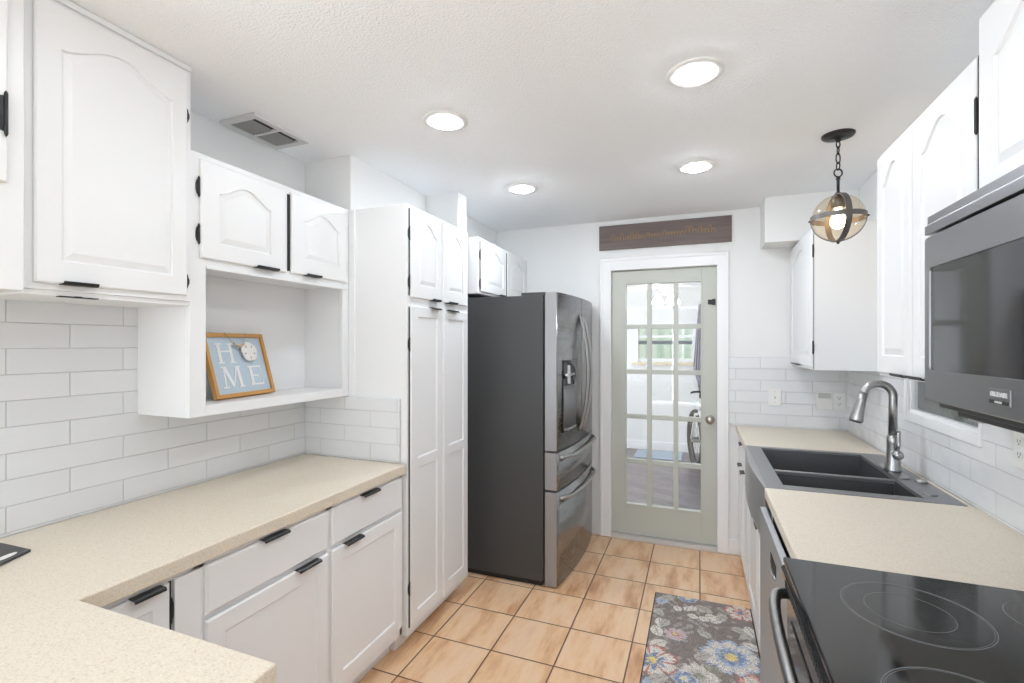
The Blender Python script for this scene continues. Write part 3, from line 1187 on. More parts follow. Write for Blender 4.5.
rim_rect(sx0, bx0, sy0, sy1)
rim_rect(bx1, sx1, sy0, sy1)
rim_rect(bx0, bx1, sy0, b1[0])
rim_rect(bx0, bx1, b2[1], sy1)
obj('rim', mb, SINKM, c, 0.002)
mb = MB()
n = 16
pf = []
for i in range(n + 1):
    q = i / n
    y = sy0 + (sy1 - sy0) * q
    pf.append((0.243 - 0.018 * math.sin(PI * q), y))
pf += [(sx0 + 0.006, sy1), (sx0 + 0.006, sy0)]
mb.prism(pf, 'Z', 0.690, zt)
obj('apron', mb, STEEL, c, 0.004)
for (u0, u1) in (b1, b2):
    mb = MB()
    bm = mb.bm
    k, zb = 0.018, 0.705
    T = [(bx0, u0), (bx1, u0), (bx1, u1), (bx0, u1)]
    Bt = [(bx0 + k, u0 + k), (bx1 - k, u0 + k), (bx1 - k, u1 - k), (bx0 + k, u1 - k)]
    e = 0.004
    To = [(bx0 - e, u0 - e), (bx1 + e, u0 - e), (bx1 + e, u1 + e), (bx0 - e, u1 + e)]
    Tv = [bm.verts.new((x, y, zt - 0.012)) for x, y in T]
    Bv = [bm.verts.new((x, y, zb)) for x, y in Bt]
    Ov = [bm.verts.new((x, y, zt - 0.012)) for x, y in To]
    Ob = [bm.verts.new((x, y, zb - 0.004)) for x, y in To]
    for i in range(4):
        j = (i + 1) % 4
        bm.faces.new([Tv[i], Tv[j], Bv[j], Bv[i]])
        bm.faces.new([Ov[i], Ov[j], Tv[j], Tv[i]])
        bm.faces.new([Ov[i], Ov[j], Ob[j], Ob[i]])
    bm.faces.new(Bv)
    bm.faces.new(Ob)
    bo = obj('bowl', mb, SINKIN, c, 0.006, 3)
    ORG[bo.name] = ORG[c.name]
    mb = MB()
    mb.lathe([(0.045, 0.004), (0.040, 0.0055), (0.030, 0.002), (0.004, 0.001)], ((bx0 + bx1) / 2, (u0 + u1) / 2, zb), 'Z', 24)
    obj('drain', mb, CHROME, bo)
mb = MB()
mb.box(bx0, bx1, b1[1] - 0.001, b2[0] + 0.001, 0.86, zt - 0.006)
obj('divider', mb, SINKM, c, 0.004)

# faucet
fxx, fyy = 0.806, 2.605
c = thing('faucet', 'brushed nickel pull-down gooseneck faucet behind the double sink', 'faucet', (fxx, fyy, zt), None)
mb = MB()
pl = []
for i in range(32):
    a = 2 * PI * i / 32
    pl.append((fxx + 0.026 * math.cos(a), fyy + 0.105 * (1 if math.sin(a) > 0 else -1) + 0.026 * math.sin(a)))
mb.prism(pl, 'Z', zt, zt + 0.006)
obj('deck_plate', mb, CHROME, c, 0.002)
mb = MB()
mb.lathe([(0.034, 0.006), (0.033, 0.012), (0.027, 0.05), (0.024, 0.10), (0.025, 0.13), (0.027, 0.152), (0.0225, 0.160), (0.017, 0.168)], (fxx, fyy, zt), 'Z', 28)
obj('faucet_body', mb, CHROME, c)
mb = MB()
pts = [(fxx, fyy, zt + 0.16), (fxx, fyy, zt + 0.30)]
R = 0.055
ca = Vector((fxx - R, fyy, zt + 0.336))
for i in range(19):
    a = PI * i / 18 * 0.95
    pts.append((ca.x + R * math.cos(a), fyy, ca.z + R * math.sin(a)))
mb.tube(pts, 0.0168, 18)
obj('spout', mb, CHROME, c)
e0, e1 = Vector(pts[-2]), Vector(pts[-1])
dr_ = (e1 - e0).normalized()
mb = MB()
hp = [e1 + dr_ * q for q in (-0.002, 0.03, 0.04, 0.075, 0.122, 0.130)]
mb.tube(hp, [0.0175, 0.0185, 0.0195, 0.022, 0.029, 0.028], 18)
obj('spray_head', mb, CHROME, c)
mb = MB()
mb.tube([e1 + dr_ * 0.129, e1 + dr_ * 0.134], [0.025, 0.024], 18)
obj('spray_face', mb, BLACK, c)
mb = MB()
mb.lathe([(0.012, 0), (0.014, -0.02), (0.019, -0.03), (0.021, -0.045), (0.017, -0.056), (0.006, -0.06)], (fxx, fyy - 0.016, zt + 0.085), 'Y', 20)
mb.tube([(fxx, fyy - 0.045, zt + 0.09), (fxx + 0.004, fyy - 0.052, zt + 0.13), (fxx + 0.008, fyy - 0.042, zt + 0.19)], [0.009, 0.008, 0.006], 10)
obj('lever', mb, CHROME, c)
mb = MB()
mb.lathe([(0.021, 0), (0.021, 0.009), (0.016, 0.014), (0.004, 0.015)], (0.852, 2.445, zt), 'Z', 22)
o = obj('hole_cover', mb, CHROME, None, origin=(0.852, 2.445, zt))
tag(o, 'round nickel button on the sink deck beside the faucet', 'sink fitting')
mb = MB()
mb.lathe([(0.024, 0), (0.023, 0.003), (0.004, 0.004)], (0.815, 2.262, zt), 'Z', 24)
o = obj('hole_cover', mb, SINKM, None, origin=(0.815, 2.262, zt))
tag(o, 'flat round steel cap at the near corner of the sink deck', 'sink fitting')

# dishwasher
c = thing('dishwasher', 'stainless dishwasher between the sink apron and the range', 'dishwasher', (0.55, 1.76, 0), None)
mb = MB()
mb.box(0.262, 0.88, 1.462, 2.062, 0.02, 0.868)
obj('body', mb, DARKIN, c)
mb = MB()
mb.box(0.220, 0.241, 1.462, 2.062, 0.115, 0.863)
mb.box(0.241, 0.262, 1.480, 2.044, 0.13, 0.80)
dd = obj('door', mb, STEELDW, c, 0.003)
ORG[dd.name] = ORG[c.name]
mb = MB()
mb.box(0.2185, 0.2215, 1.655, 1.770, 0.770, 0.806)
obj('handle_recess', mb, DARKIN, dd, 0.001)
mb = MB()
mb.tube([(0.220, 1.665, 0.762), (0.216, 1.69, 0.760), (0.216, 1.735, 0.760), (0.220, 1.76, 0.762)], 0.0045, 10)
obj('handle', mb, CHROME, dd)
mb = MB()
mb.box(0.30, 0.34, 1.462, 2.062, 0.0, 0.11)
obj('toe_kick', mb, BLACK, c)

# range
c = thing('range', 'slide-in electric range with a black glass cooktop and curved oven handle', 'range', (0.53, 1.07, 0), None)
ry0, ry1 = 0.688, 1.446
mb = MB()
mb.box(0.262, 0.895, ry0, ry1, 0.02, 0.905)
obj('body', mb, BLACK, c, 0.002)
mb = MB()
mb.box(0.208, 0.862, ry0, ry1, 0.906, 0.922)
ct = obj('cooktop', mb, COOKTOP, c, 0.004, 3)
ORG[ct.name] = ORG[c.name]


def ring(cx, cy, r, w=0.0016):
    mb = MB()
    mb.lathe([(r - w, 0.0001), (r - w, 0.0004), (r + w, 0.0004), (r + w, 0.0001)], (cx, cy, 0.922), 'Z', 72, cap=False)
    obj('burner_ring', mb, RINGM, ct)


ring(0.420, 1.245, 0.126, 0.0010)
ring(0.420, 1.245, 0.122, 0.0005)
ring(0.412, 1.245, 0.076, 0.0006)
ring(0.390, 0.925, 0.115, 0.0010)
ring(0.390, 0.925, 0.111, 0.0005)
ring(0.684, 1.300, 0.086, 0.0010)
ring(0.690, 0.900, 0.090)
mb = MB()
mb.prism([(0.262, 0.906), (0.214, 0.906), (0.203, 0.897), (0.207, 0.868), (0.262, 0.868)], 'Y', ry0 + 0.002, ry1 - 0.002)
obj('vent_trim', mb, BLACKGL, c, 0.003)
mb = MB()
for i in range(36):
    y = ry0 + 0.07 + i * 0.0175
    mb.box(0.203, 0.2075, y, y + 0.009, 0.874, 0.890)
obj('vent_slots', mb, DARKIN, c)
mb = MB()
mb.box(0.217, 0.262, ry0 + 0.003, ry1 - 0.003, 0.235, 0.864)
od = obj('door', mb, OVENM, c, 0.005, 3)
ORG[od.name] = ORG[c.name]
mb = MB()
mb.box(0.214, 0.219, ry0 + 0.07, ry1 - 0.07, 0.33, 0.79)
obj('oven_window', mb, MWGLASS, od, 0.002)
mb = MB()
pts = []
for i in range(41):
    q = i / 40
    y = ry0 + 0.03 + (ry1 - ry0 - 0.06) * (q + 0.6 * q * (1 - q) * (2 * q - 1))
    e = max(0.0, math.sin(PI * q)) ** 0.3
    pts.append((0.219 - 0.055 * e, y, 0.840))
mb.tube(pts, 0.0135, 16)
obj('handle', mb, CHROME, od)
mb = MB()
mb.box(0.216, 0.262, ry0 + 0.003, ry1 - 0.003, 0.05, 0.228)
obj('drawer', mb, STEELD, c, 0.004)
mb = MB()
mb.box(0.30, 0.86, ry0 + 0.02, ry1 - 0.02, 0, 0.05)
obj('base', mb, BLACK, c)
mb = MB()
mb.prism([(0.862, 0.906), (0.855, 0.96), (0.87, 1.10), (0.903, 1.10), (0.903, 0.906)], 'Y', ry0, ry1 - 0.02)
obj('control_panel', mb, BLACKGL, c, 0.004)

# microwave
c = thing('microwave', 'over-the-range stainless microwave with a dark glass door', 'microwave', (0.7, 1.05, 1.33), None)
my0, my1, mx = 0.655, 1.412, 0.4975
mb = MB()
mb.box(mx + 0.028, 0.903, my0, my1, 1.338, 1.785)
obj('body', mb, BLACK, c, 0.003)
mb = MB()
mb.prism([(mx + 0.028, 1.741), (mx + 0.001, 1.741), (mx + 0.001, 1.762), (mx + 0.006, 1.766), (mx + 0.006, 1.785), (mx + 0.028, 1.785)], 'Y', my0, my1)
obj('top_vent_trim', mb, STEELMW, c, 0.001)
# door frame with rounded window opening
mb = MB()
bm = mb.bm
yA, yB, zA, zB = my0 + 0.17, my1, 1.354, 1.735
wy0, wy1, wz0, wz1 = my0 + 0.22, my1 - 0.026, 1.425, 1.662
K = 6


def rrect(y0, y1, z0, z1, r):
    L = []
    for cyc, czc, a0 in ((y1 - r, z0 + r, -90), (y1 - r, z1 - r, 0), (y0 + r, z1 - r, 90), (y0 + r, z0 + r, 180)):
        for i in range(K + 1):
            a = math.radians(a0 + 90 * i / K)
            L.append((cyc + r * math.cos(a), czc + r * math.sin(a)))
    return L


O_, I_ = rrect(yA, yB, zA, zB, 0.010), rrect(wy0, wy1, wz0, wz1, 0.010)
I2 = rrect(wy0 + 0.002, wy1 - 0.002, wz0 + 0.002, wz1 - 0.002, 0.008)
rings = [[bm.verts.new((x, y, z)) for y, z in L] for L, x in ((O_, mx + 0.028), (O_, mx + 0.003), (rrect(yA + .003, yB - .003, zA + .003, zB - .003, 0.008), mx), (I_, mx), (I2, mx + 0.006))]
for A, B in zip(rings, rings[1:]):
    for i in range(len(A)):
        j = (i + 1) % len(A)
        bm.faces.new([A[i], A[j], B[j], B[i]])
md = obj('door', mb, STEELMW, c)
ORG[md.name] = ORG[c.name]
mb = MB()
mb.prism(rrect(wy0, wy1, wz0, wz1, 0.009), 'X', mx + 0.003, mx + 0.012)
obj('door_glass', mb, MWGLASS, md)
mb = MB()
mb.box(mx, mx + 0.028, my0, my0 + 0.168, 1.354, 1.735)
obj('control_panel', mb, BLACKGL, c, 0.002)
mb = MB()
mb.box(mx + 0.05, 0.85, my0 + 0.05, my1 - 0.03, 1.322, 1.339)
obj('base_grille', mb, BLACK, c, 0.004)
mb = MB()
mb.box(mx + 0.06, mx + 0.12, my1 - 0.10, my1 - 0.05, 1.3165, 1.323)
obj('grease_clip', mb, CHROME, c, 0.001)
mb = MB()
mb.box(mx - 0.004, mx, 1.068, 1.132, 1.377, 1.406)
badge = obj('badge', mb, STEELMW, md, 0.001)
ORG[badge.name] = ORG[c.name]
mb = MB()
mb.box(mx - 0.0046, mx - 0.0040, 1.071, 1.129, 1.379, 1.3855)
obj('badge_strip', mb, BLACK, md)
mb = MB()
text_mesh(mb, 'FRIGIDAIRE', 0.0125, lambda u, w, d: (mx - 0.0045 - d, 1.100 - u, 1.3955 + w), 0.0004, 0.83)
text_mesh(mb, 'GALLERY', 0.0056, lambda u, w, d: (mx - 0.0049 - d, 1.100 - u, 1.3822 + w), 0.0004, 1.0)
obj('badge_lettering', mb, mat('silver lettering', (0.62, 0.62, 0.62), 0.4), md)

# wall cabinets over the right run
c = thing('wall_cabinet', 'white wall cabinet with two arched doors next to the microwave, under the ceiling', 'cabinet', (0.76, 1.75, 1.375), GU)
mb = MB()
mb.box(0.606, RX - 0.011, 1.4145, 2.085, 1.375, 2.158)
obj('body', mb, CAB, c, 0.0015)
door(c, -1, 0.594, 1.785, 2.074, 1.385, 2.146, [(1.832, 2.020, 1.445, 2.090, 0.06)], 'groove', CAB, (1.80, 1.895, -1), None)
door(c, -1, 0.594, 1.421, 1.767, 1.385, 2.146, [(1.478, 1.712, 1.445, 2.090, 0.06)], 'groove', CAB, (1.66, 1.755, -1), None)
c = thing('wall_cabinet', 'white wall cabinet mounted directly on top of the microwave', 'cabinet', (0.76, 1.05, 1.77), GU)
mb = MB()
mb.box(0.606, RX - 0.002, 0.66, 1.4105, 1.787, 2.240)
obj('body', mb, CAB, c, 0.0015)
door(c, -1, 0.594, 1.040, 1.405, 1.800, 2.228, [(1.10, 1.345, 1.865, 2.17, 0.06)], 'groove', CAB, (1.06, 1.16, -1), [(1.4135, 2.01, 1)], hh=0.075, hface=0.598)
mb = MB()
mb.box(0.600, 0.6065, 1.4075, 1.4205, 1.80, 2.15)
obj('gap_shadow_strip', mb, DARKIN, c)  # dark colour stands in for shadow in the slit between cabinets
door(c, -1, 0.594, 0.675, 1.025, 1.800, 2.228, [(0.735, 0.965, 1.865, 2.17, 0.06)], 'groove', CAB, (0.91, 1.01, -1), None)
c = thing('wall_cabinet', 'white wall cabinet in the far corner, seen past the hanging globe lamp', 'cabinet', (0.76, 3.38, 1.335), GU)
mb = MB()
mb.box(0.591, RX - 0.011, 3.063, BY - 0.011, 1.342, 2.138)
mb.box(0.591, RX - 0.0105, 3.055, 3.063, 1.342, 2.138)
obj('body', mb, CAB, c, 0.0015)
mb = MB()
mb.box(0.5885, 0.5925, 3.0565, 3.0625, 1.35, 2.115)
obj('gap_shadow_strip', mb, DARKIN, c)  # painted shadow line at the near edge of the door
door(c, -1, 0.579, 3.063, 3.715, 1.360, 2.120, [(3.13, 3.645, 1.42, 2.06, 0.06)], 'groove', CAB, (3.40, 3.58, -1), [(3.0600, 2.0, -1), (3.0600, 1.468, -1)])

# ================================================================== SMALL THINGS
# switch and outlets
c = thing('switch_plate', 'white single switch plate on the tiled wall beside the glazed door', 'switch', (0.487, BY - 0.010, 1.12), None)
mb = MB()
mb.box(0.448, 0.526, BY - 0.016, BY - 0.010, 1.062, 1.182)
obj('plate', mb, WHITEPL, c, 0.002)
mb = MB()
mb.prism([(BY - 0.016, 1.112), (BY - 0.026, 1.128), (BY - 0.024, 1.134), (BY - 0.016, 1.132)], 'X', 0.482, 0.492)
obj('toggle', mb, WHITEPL, c)
mb = MB()
mb.lathe([(0.003, -0.0165), (0.003, -0.0155)], (0.487, BY, 1.158), 'Y', 8)
obj('screw', mb, CHROME, c)
mb = MB()
mb.lathe([(0.003, -0.0165), (0.003, -0.0155)], (0.487, BY, 1.085), 'Y', 8)
obj('screw', mb, CHROME, c)


def sockets(parent, P, w=0.033):
    for zc in (-0.0195, 0.0195):
        mb = MB()
        L = []
        for i in range(20):
            a = 2 * PI * i / 20
            L.append((max(-0.0165, min(0.0165, 0.019 * math.cos(a))), zc + 0.0145 * math.sin(a)))
        lo = [mb.bm.verts.new(P(u, v, 0.006)) for u, v in L]
        hi = [mb.bm.verts.new(P(u, v, 0.0085)) for u, v in L]
        mb.bm.faces.new(hi)
        for i in range(20):
            j = (i + 1) % 20
            mb.bm.faces.new([lo[i], lo[j], hi[j], hi[i]])
        s = obj('socket', mb, WHITEPL, parent)
        ORG[s.name] = ORG[parent.name]
        mb = MB()
        for u0, u1, v0, v1 in ((-0.0075, -0.0052, -0.002, 0.007), (0.0052, 0.0075, -0.002, 0.007), (-0.0025, 0.0025, -0.009, -0.0045)):
            a, b = P(u0, zc + v0, 0.0080), P(u1, zc + v1, 0.0089)
            mb.box(a[0], b[0], a[1], b[1], a[2], b[2])
        obj('slots', mb, BLACK, s)


c = thing('outlet_plate', 'white two-gang plate with switch and outlet in the tiled corner', 'outlet', (0.81, BY - 0.010, 1.11), None)
mb = MB()
mb.box(0.732, 0.826, BY - 0.0155, BY - 0.010, 1.050, 1.168)
mb.box(0.828, 0.897, BY - 0.0155, BY - 0.010, 1.052, 1.168)
obj('plate', mb, WHITEPL, c, 0.002)
mb = MB()
mb.prism([(BY - 0.0155, 1.125), (BY - 0.026, 1.130), (BY - 0.024, 1.158), (BY - 0.0155, 1.160)], 'X', 0.744, 0.814)
obj('rocker', mb, mat('grey rocker', (0.52, 0.52, 0.52), 0.4), c, 0.002)
sockets(c, lambda u, v, d: (0.862 + u, BY - 0.010 - d, 1.110 + v))
c = thing('outlet_plate', 'white outlet plate on the tiles below the microwave', 'outlet', (RX - 0.010, 1.895, 1.172), None)
mb = MB()
mb.box(RX - 0.016, RX - 0.010, 1.860, 1.930, 1.112, 1.232)
obj('plate', mb, WHITEPL, c, 0.002)
sockets(c, lambda u, v, d: (RX - 0.010 - d, 1.895 + u, 1.172 + v))

# sign over the door
c = thing('wall_sign', 'long grey-brown plank sign with gold script above the glazed door', 'sign', (-0.25, BY, 2.31), None)
mb = MB()
mb.box(-0.722, 0.218, BY - 0.020, BY, 2.214, 2.400)
obj('board', mb, SIGNB, c, 0.002)
mb = MB()


def squiggle(x0, x1, z, h, waves, tall=()):
    pts = []
    n = waves * 10
    for i in range(n + 1):
        q = i / n
        ph = 2 * PI * waves * q
        k = int(q * waves)
        hh = h * (2.0 if k in tall else 1.0)
        pts.append((x0 + (x1 - x0) * q - 0.006 * math.sin(ph), BY - 0.0212, z + hh * (0.5 - 0.5 * math.cos(ph)) * 0.8))
    mb.tube(pts, 0.0018, 6)


for (x0, x1, zz, hh, wv, tl) in ((-0.625, -0.535, 2.277, 0.034, 4, (0, 3)), (-0.520, -0.385, 2.283, 0.030, 7, (2, 4)), (-0.365, -0.265, 2.291, 0.022, 5, (0,)),
                                 (-0.245, -0.105, 2.292, 0.024, 7, (0,)), (-0.088, -0.015, 2.296, 0.032, 3, (0, 1)), (0.000, 0.108, 2.290, 0.034, 5, (0, 3))):
    squiggle(x0, x1, zz, hh, wv, tl)
obj('script_lettering', mb, GOLD, c)

# HOME picture on the hutch shelf
shz = hz0 + 0.034
bl, br_ = Vector((-1.764, 1.333)), Vector((-1.815, 1.658))
mid = (bl + br_) / 2
wd = (br_ - bl).length
ang = math.atan2((br_ - bl).y, (br_ - bl).x) - PI / 2
tilt = math.atan2(0.074, 0.262)
c = thing('home_picture', 'square wood-framed pale blue picture with white HOME letters leaning on the hutch shelf', 'picture', (mid.x, mid.y, shz + 0.0055), None, ang)
c.rotation_mode = 'QUATERNION'
c.rotation_quaternion = Matrix.Rotation(ang, 4, 'Z').to_quaternion() @ Matrix.Rotation(-tilt, 4, 'Y').to_quaternion()
HH = 0.2735
hw = wd / 2
t = 0.016
mb = MB()
for (y0, y1, z0, z1) in ((-hw, -hw + t, 0, HH), (hw - t, hw, 0, HH), (-hw + t, hw - t, 0, t), (-hw + t, hw - t, HH - t, HH)):
    mb.box(-0.016, 0.004, y0, y1, z0, z1)
obj('frame', mb, WOODFR, c, 0.0015, local=True)
mb = MB()
mb.box(-0.012, -0.006, -hw + t, hw - t, t, HH - t)
obj('panel', mb, PALEBLUE, c, local=True)
mb = MB()
XF = (-0.0055, -0.0035)


def stroke(y0, z0, y1, z1, w):
    a, b = Vector((y0, z0)), Vector((y1, z1))
    d = (b - a).normalized()
    n_ = Vector((-d.y, d.x)) * w / 2
    mb.prism([tuple(a + n_), tuple(b + n_), tuple(b - n_), tuple(a - n_)], 'X', *XF)


def serif(y, z, w=0.034):
    mb.box(XF[0], XF[1], y - w / 2, y + w / 2, z - 0.003, z + 0.003)


zt1, zb1 = 0.228, 0.148
zt2, zb2 = 0.128, 0.043
for y in (-0.095, -0.035):
    stroke(y, zb1, y, zt1, 0.015)
    serif(y, zb1)
    serif(y, zt1)
stroke(-0.095, 0.196, -0.035, 0.196, 0.007)
stroke(-0.098, zb2, -0.092, zt2, 0.007)
stroke(-0.088, zt2, -0.058, zb2 + 0.004, 0.015)
stroke(-0.058, zb2, -0.026, zt2, 0.007)
stroke(-0.020, zt2, -0.014, zb2, 0.015)
for y, z in ((-0.098, zb2), (-0.014, zb2), (-0.094, zt2), (-0.020, zt2)):
    serif(y, z, 0.030)
stroke(0.052, zb2, 0.052, zt2, 0.015)
for z, L in ((zb2 + 0.003, 0.112), (zt2 - 0.003, 0.108), ((zb2 + zt2) / 2, 0.092)):
    stroke(0.036 if z != (zb2 + zt2) / 2 else 0.052, z, L, z, 0.007)
stroke(0.112, zb2, 0.112, zb2 + 0.022, 0.006)
stroke(0.108, zt2, 0.108, zt2 - 0.020, 0.006)
stroke(0.090, 0.078, 0.090, 0.099, 0.005)
obj('lettering', mb, LETTER, c, local=True)
# sand dollar hanging on the picture
g = thing('sand_dollar', 'white sand dollar ornament on a beaded cord, hanging over the HOME picture', 'ornament', c.location, None)
g.rotation_mode = 'QUATERNION'
g.rotation_quaternion = c.rotation_quaternion
sc_, szc = 0.056, 0.190
mb = MB()
L = []
for i in range(48):
    a = 2 * PI * i / 48
    r = 0.043 + 0.0018 * math.cos(5 * (a - PI / 2))
    L.append((sc_ + r * math.cos(a), szc + r * math.sin(a)))
mb.prism(L, 'X', 0.0045, 0.0105)
sd = obj('disc', mb, mat('bleached shell', (0.74, 0.72, 0.69), 0.8), g, 0.002, local=True)
mb = MB()
for i in range(5):
    a = PI / 2 + 2 * PI * i / 5 + 0.63
    d = Vector((math.cos(a), math.sin(a)))
    p0, p1 = d * 0.022, d * 0.033
    n_ = Vector((-d.y, d.x)) * 0.0018
    mb.prism([(sc_ + q.x, szc + q.y) for q in (p0 + n_, p1 + n_, p1 - n_, p0 - n_)], 'X', 0.0100, 0.0109)
obj('slots', mb, mat('shell slot brown', (0.22, 0.15, 0.10), 0.9), g, local=True)
mb = MB()
mb.tube([(0.006, -0.055, HH + 0.001), (0.007, -0.030, 0.237), (0.008, 0.005, 0.216), (0.008, 0.028, 0.220), (0.007, 0.045, 0.246), (0.006, 0.062, HH + 0.001)], 0.0012, 6)
obj('cord', mb, mat('jute cord', (0.36, 0.27, 0.17), 0.95), g, local=True)
for i in range(7):
    q = i / 6
    mb = MB()
    mb.sphere((0.010, -0.020 + 0.050 * q, 0.228 - 0.014 * math.sin(PI * q * 0.9)), 0.0058, 12, 8)
    obj('bead', mb, mat('wooden bead', (0.55, 0.42, 0.28), 0.6) if i == 0 else bpy.data.materials['wooden bead'], g, local=True)

# charcoal board on the counter
c = thing('serving_board', 'thin charcoal board with a white oval grip at the picture edge on the counter', 'board', (-1.78, 0.69, 0.914), None)
mb = MB()
bp_ = [(-1.712, 0.748), (-1.852, 0.742), (-1.86, 0.50), (-1.62, 0.50), (-1.655, 0.64)]
mb.prism(bp_, 'Z', 0.9145, 0.9215)
obj('body', mb, BOARDM, c, 0.0015)
mb = MB()
L = []
for i in range(28):
    a = 2 * PI * i / 28
    ux, uy = 0.030 * math.cos(a), 0.0105 * math.sin(a)
    th = math.atan2(-0.078, 0.035)
    L.append((-1.7105 + ux * math.cos(th) - uy * math.sin(th), 0.695 + ux * math.sin(th) + uy * math.cos(th)))
mb.prism(L, 'Z', 0.9213, 0.9225)
obj('grip', mb, LETTER, c, 0.0005)

# ceiling vent
c = thing('ceiling_vent', 'white rectangular ceiling air vent with dark louvres above the hutch', 'vent', (-1.8, 1.63, CZ), None)
vx0, vx1, vy0, vy1 = -1.905, -1.702, 1.450, 1.752
mb = MB()
zc0, zc1 = CZ - 0.012, CZ
mb.box(vx0, vx0 + 0.028, vy0, vy1, zc0, zc1)
mb.box(vx1 - 0.028, vx1, vy0, vy1, zc0, zc1)
mb.box(vx0 + 0.028, vx1 - 0.028, vy0, vy0 + 0.03, zc0, zc1)
mb.box(vx0 + 0.028, vx1 - 0.028, vy1 - 0.03, vy1, zc0, zc1)
ym = (vy0 + vy1) / 2
mb.box(vx0 + 0.028, vx1 - 0.028, ym - 0.007, ym + 0.007, zc0, zc1)
obj('frame', mb, mat('grey white vent paint', (0.62, 0.62, 0.62), 0.5), c, 0.002)
mb = MB()
mb.box(vx0 + 0.02, vx1 - 0.02, vy0 + 0.02, vy1 - 0.02, CZ - 0.0012, CZ - 0.0002)
obj('backing', mb, DARKIN, c)
mb = MB()
for i in range(6):
    x = vx0 + 0.032 + i * 0.0185
    for y0, y1 in ((vy0 + 0.032, ym - 0.008), (ym + 0.008, vy1 - 0.032)):
        mb.prism([(x, CZ - 0.010), (x + 0.002, CZ - 0.0115), (x + 0.017, CZ - 0.004), (x + 0.015, CZ - 0.0025)], 'Y', y0, y1)
obj('louvre', mb, mat('dusty louvre', (0.30, 0.30, 0.30), 0.6), c)

# recessed downlights (two columns, four rows; the nearer rows are over the viewer)
labs = {(0, 0): 'round recessed ceiling light nearest the microwave, the largest one in view', (1, 0): 'round recessed ceiling light nearest the ceiling vent',
        (0, 1): 'round recessed ceiling light nearest the hanging globe lamp', (1, 1): 'small round recessed ceiling light nearest the fridge cabinet',
        (0, 2): 'round recessed ceiling light above the viewpoint, on the range side', (1, 2): 'round recessed ceiling light above the peninsula end',
        (0, 3): 'round recessed ceiling light behind the viewpoint, on the range side', (1, 3): 'round recessed ceiling light behind the peninsula'}


def downlight(label, x, y, lens):
    t = thing('recessed_light', label, 'ceiling light', (x, y, CZ), 'recessed ceiling lights')
    mb = MB()
    mb.lathe([(0.096, 0), (0.096, -0.003), (0.090, -0.0065), (0.062, -0.0075), (0.0575, -0.004), (0.0575, 0)], (x, y, CZ), 'Z', 40, cap=False)
    obj('trim_ring', mb, WHITEPL, t)
    mb = MB()
    mb.lathe([(0.0572, -0.001), (0.0572, -0.009), (0.052, -0.0135), (0.038, -0.016), (0.002, -0.0175)], (x, y, CZ), 'Z', 40)
    obj('lens', mb, lens, t)
    return t


def dup(root, loc, label):
    r = root.copy()
    COL.objects.link(r)
    r.location = loc
    r['label'] = label
    for ch in list(root.children):
        k = ch.copy()
        COL.objects.link(k)
        k.parent = r
    return r


for j, y in enumerate((1.805, 2.758, 0.855, -0.09)):
    first = downlight(labs[(0, j)], -0.013, y, CANLENS[j])
    dup(first, (-1.009, y, CZ), labs[(1, j)])

# pendant
px, py = 0.592, 2.575
c = thing('pendant_lamp', 'hanging glass globe lamp with crossed metal bands and dark chain above the sink', 'pendant lamp', (px, py, CZ), None)
mb = MB()
mb.lathe([(0.066, 0), (0.066, -0.004), (0.062, -0.010), (0.045, -0.015), (0.012, -0.019), (0.010, -0.030), (0.004, -0.034)], (px, py, CZ), 'Z', 40)
obj('canopy', mb, BRONZE, c)
gz = 2.062
mb = MB()


def linkm(zc, h, w, turn, r=0.0028):
    pts = []
    for i in range(24):
        a = 2 * PI * i / 24
        u = w / 2 * math.cos(a)
        v = h / 2 * math.sin(a)
        pts.append((px + u * math.cos(turn), py + u * math.sin(turn), zc + v))
    mb.tube(pts, r, 8, closed=True)


linkm(2.396, 0.030, 0.016, 0.3)
linkm(2.368, 0.036, 0.020, 1.7)
linkm(2.332, 0.048, 0.022, 0.6)
linkm(2.297, 0.036, 0.018, 2.1)
linkm(2.266, 0.036, 0.036, 0.35, 0.0034)
obj('chain', mb, BRONZE, c)
mb = MB()
mb.lathe([(0.005, 2.250 - gz), (0.0085, 2.246 - gz), (0.0085, 2.236 - gz), (0.0062, 2.232 - gz), (0.0062, 0.118), (0.012, 0.112), (0.012, 0.104)], (px, py, gz), 'Z', 16)
obj('rod', mb, BRONZE, c)
gr = 0.104
mb = MB()
mb.sphere((px, py, gz), gr, 40, 24)
obj('globe', mb, GLOBEG, c, smooth=True)


def band(axis_rot, tilt_x, r, w, name, a0=0.0, a1=2 * PI):
    mb = MB()
    M_ = Matrix.Translation((px, py, gz)) @ Matrix.Rotation(axis_rot, 4, 'Z') @ Matrix.Rotation(tilt_x, 4, 'X')
    n = 64
    L = []
    for i in range(n):
        a = a0 + (a1 - a0) * i / (n if a1 - a0 > 6 else n - 1)
        L.append([mb.bm.verts.new(M_ @ Vector((rr * math.cos(a), rr * math.sin(a), h))) for rr, h in ((r, -w / 2), (r, w / 2), (r + 0.004, w / 2), (r + 0.004, -w / 2))])
    for i in range(n if a1 - a0 > 6 else n - 1):
        A, B = L[i], L[(i + 1) % n]
        for k in range(4):
            l = (k + 1) % 4
            mb.bm.faces.new([A[k], A[l], B[l], B[k]])
    return obj('band', mb, BANDM, c)


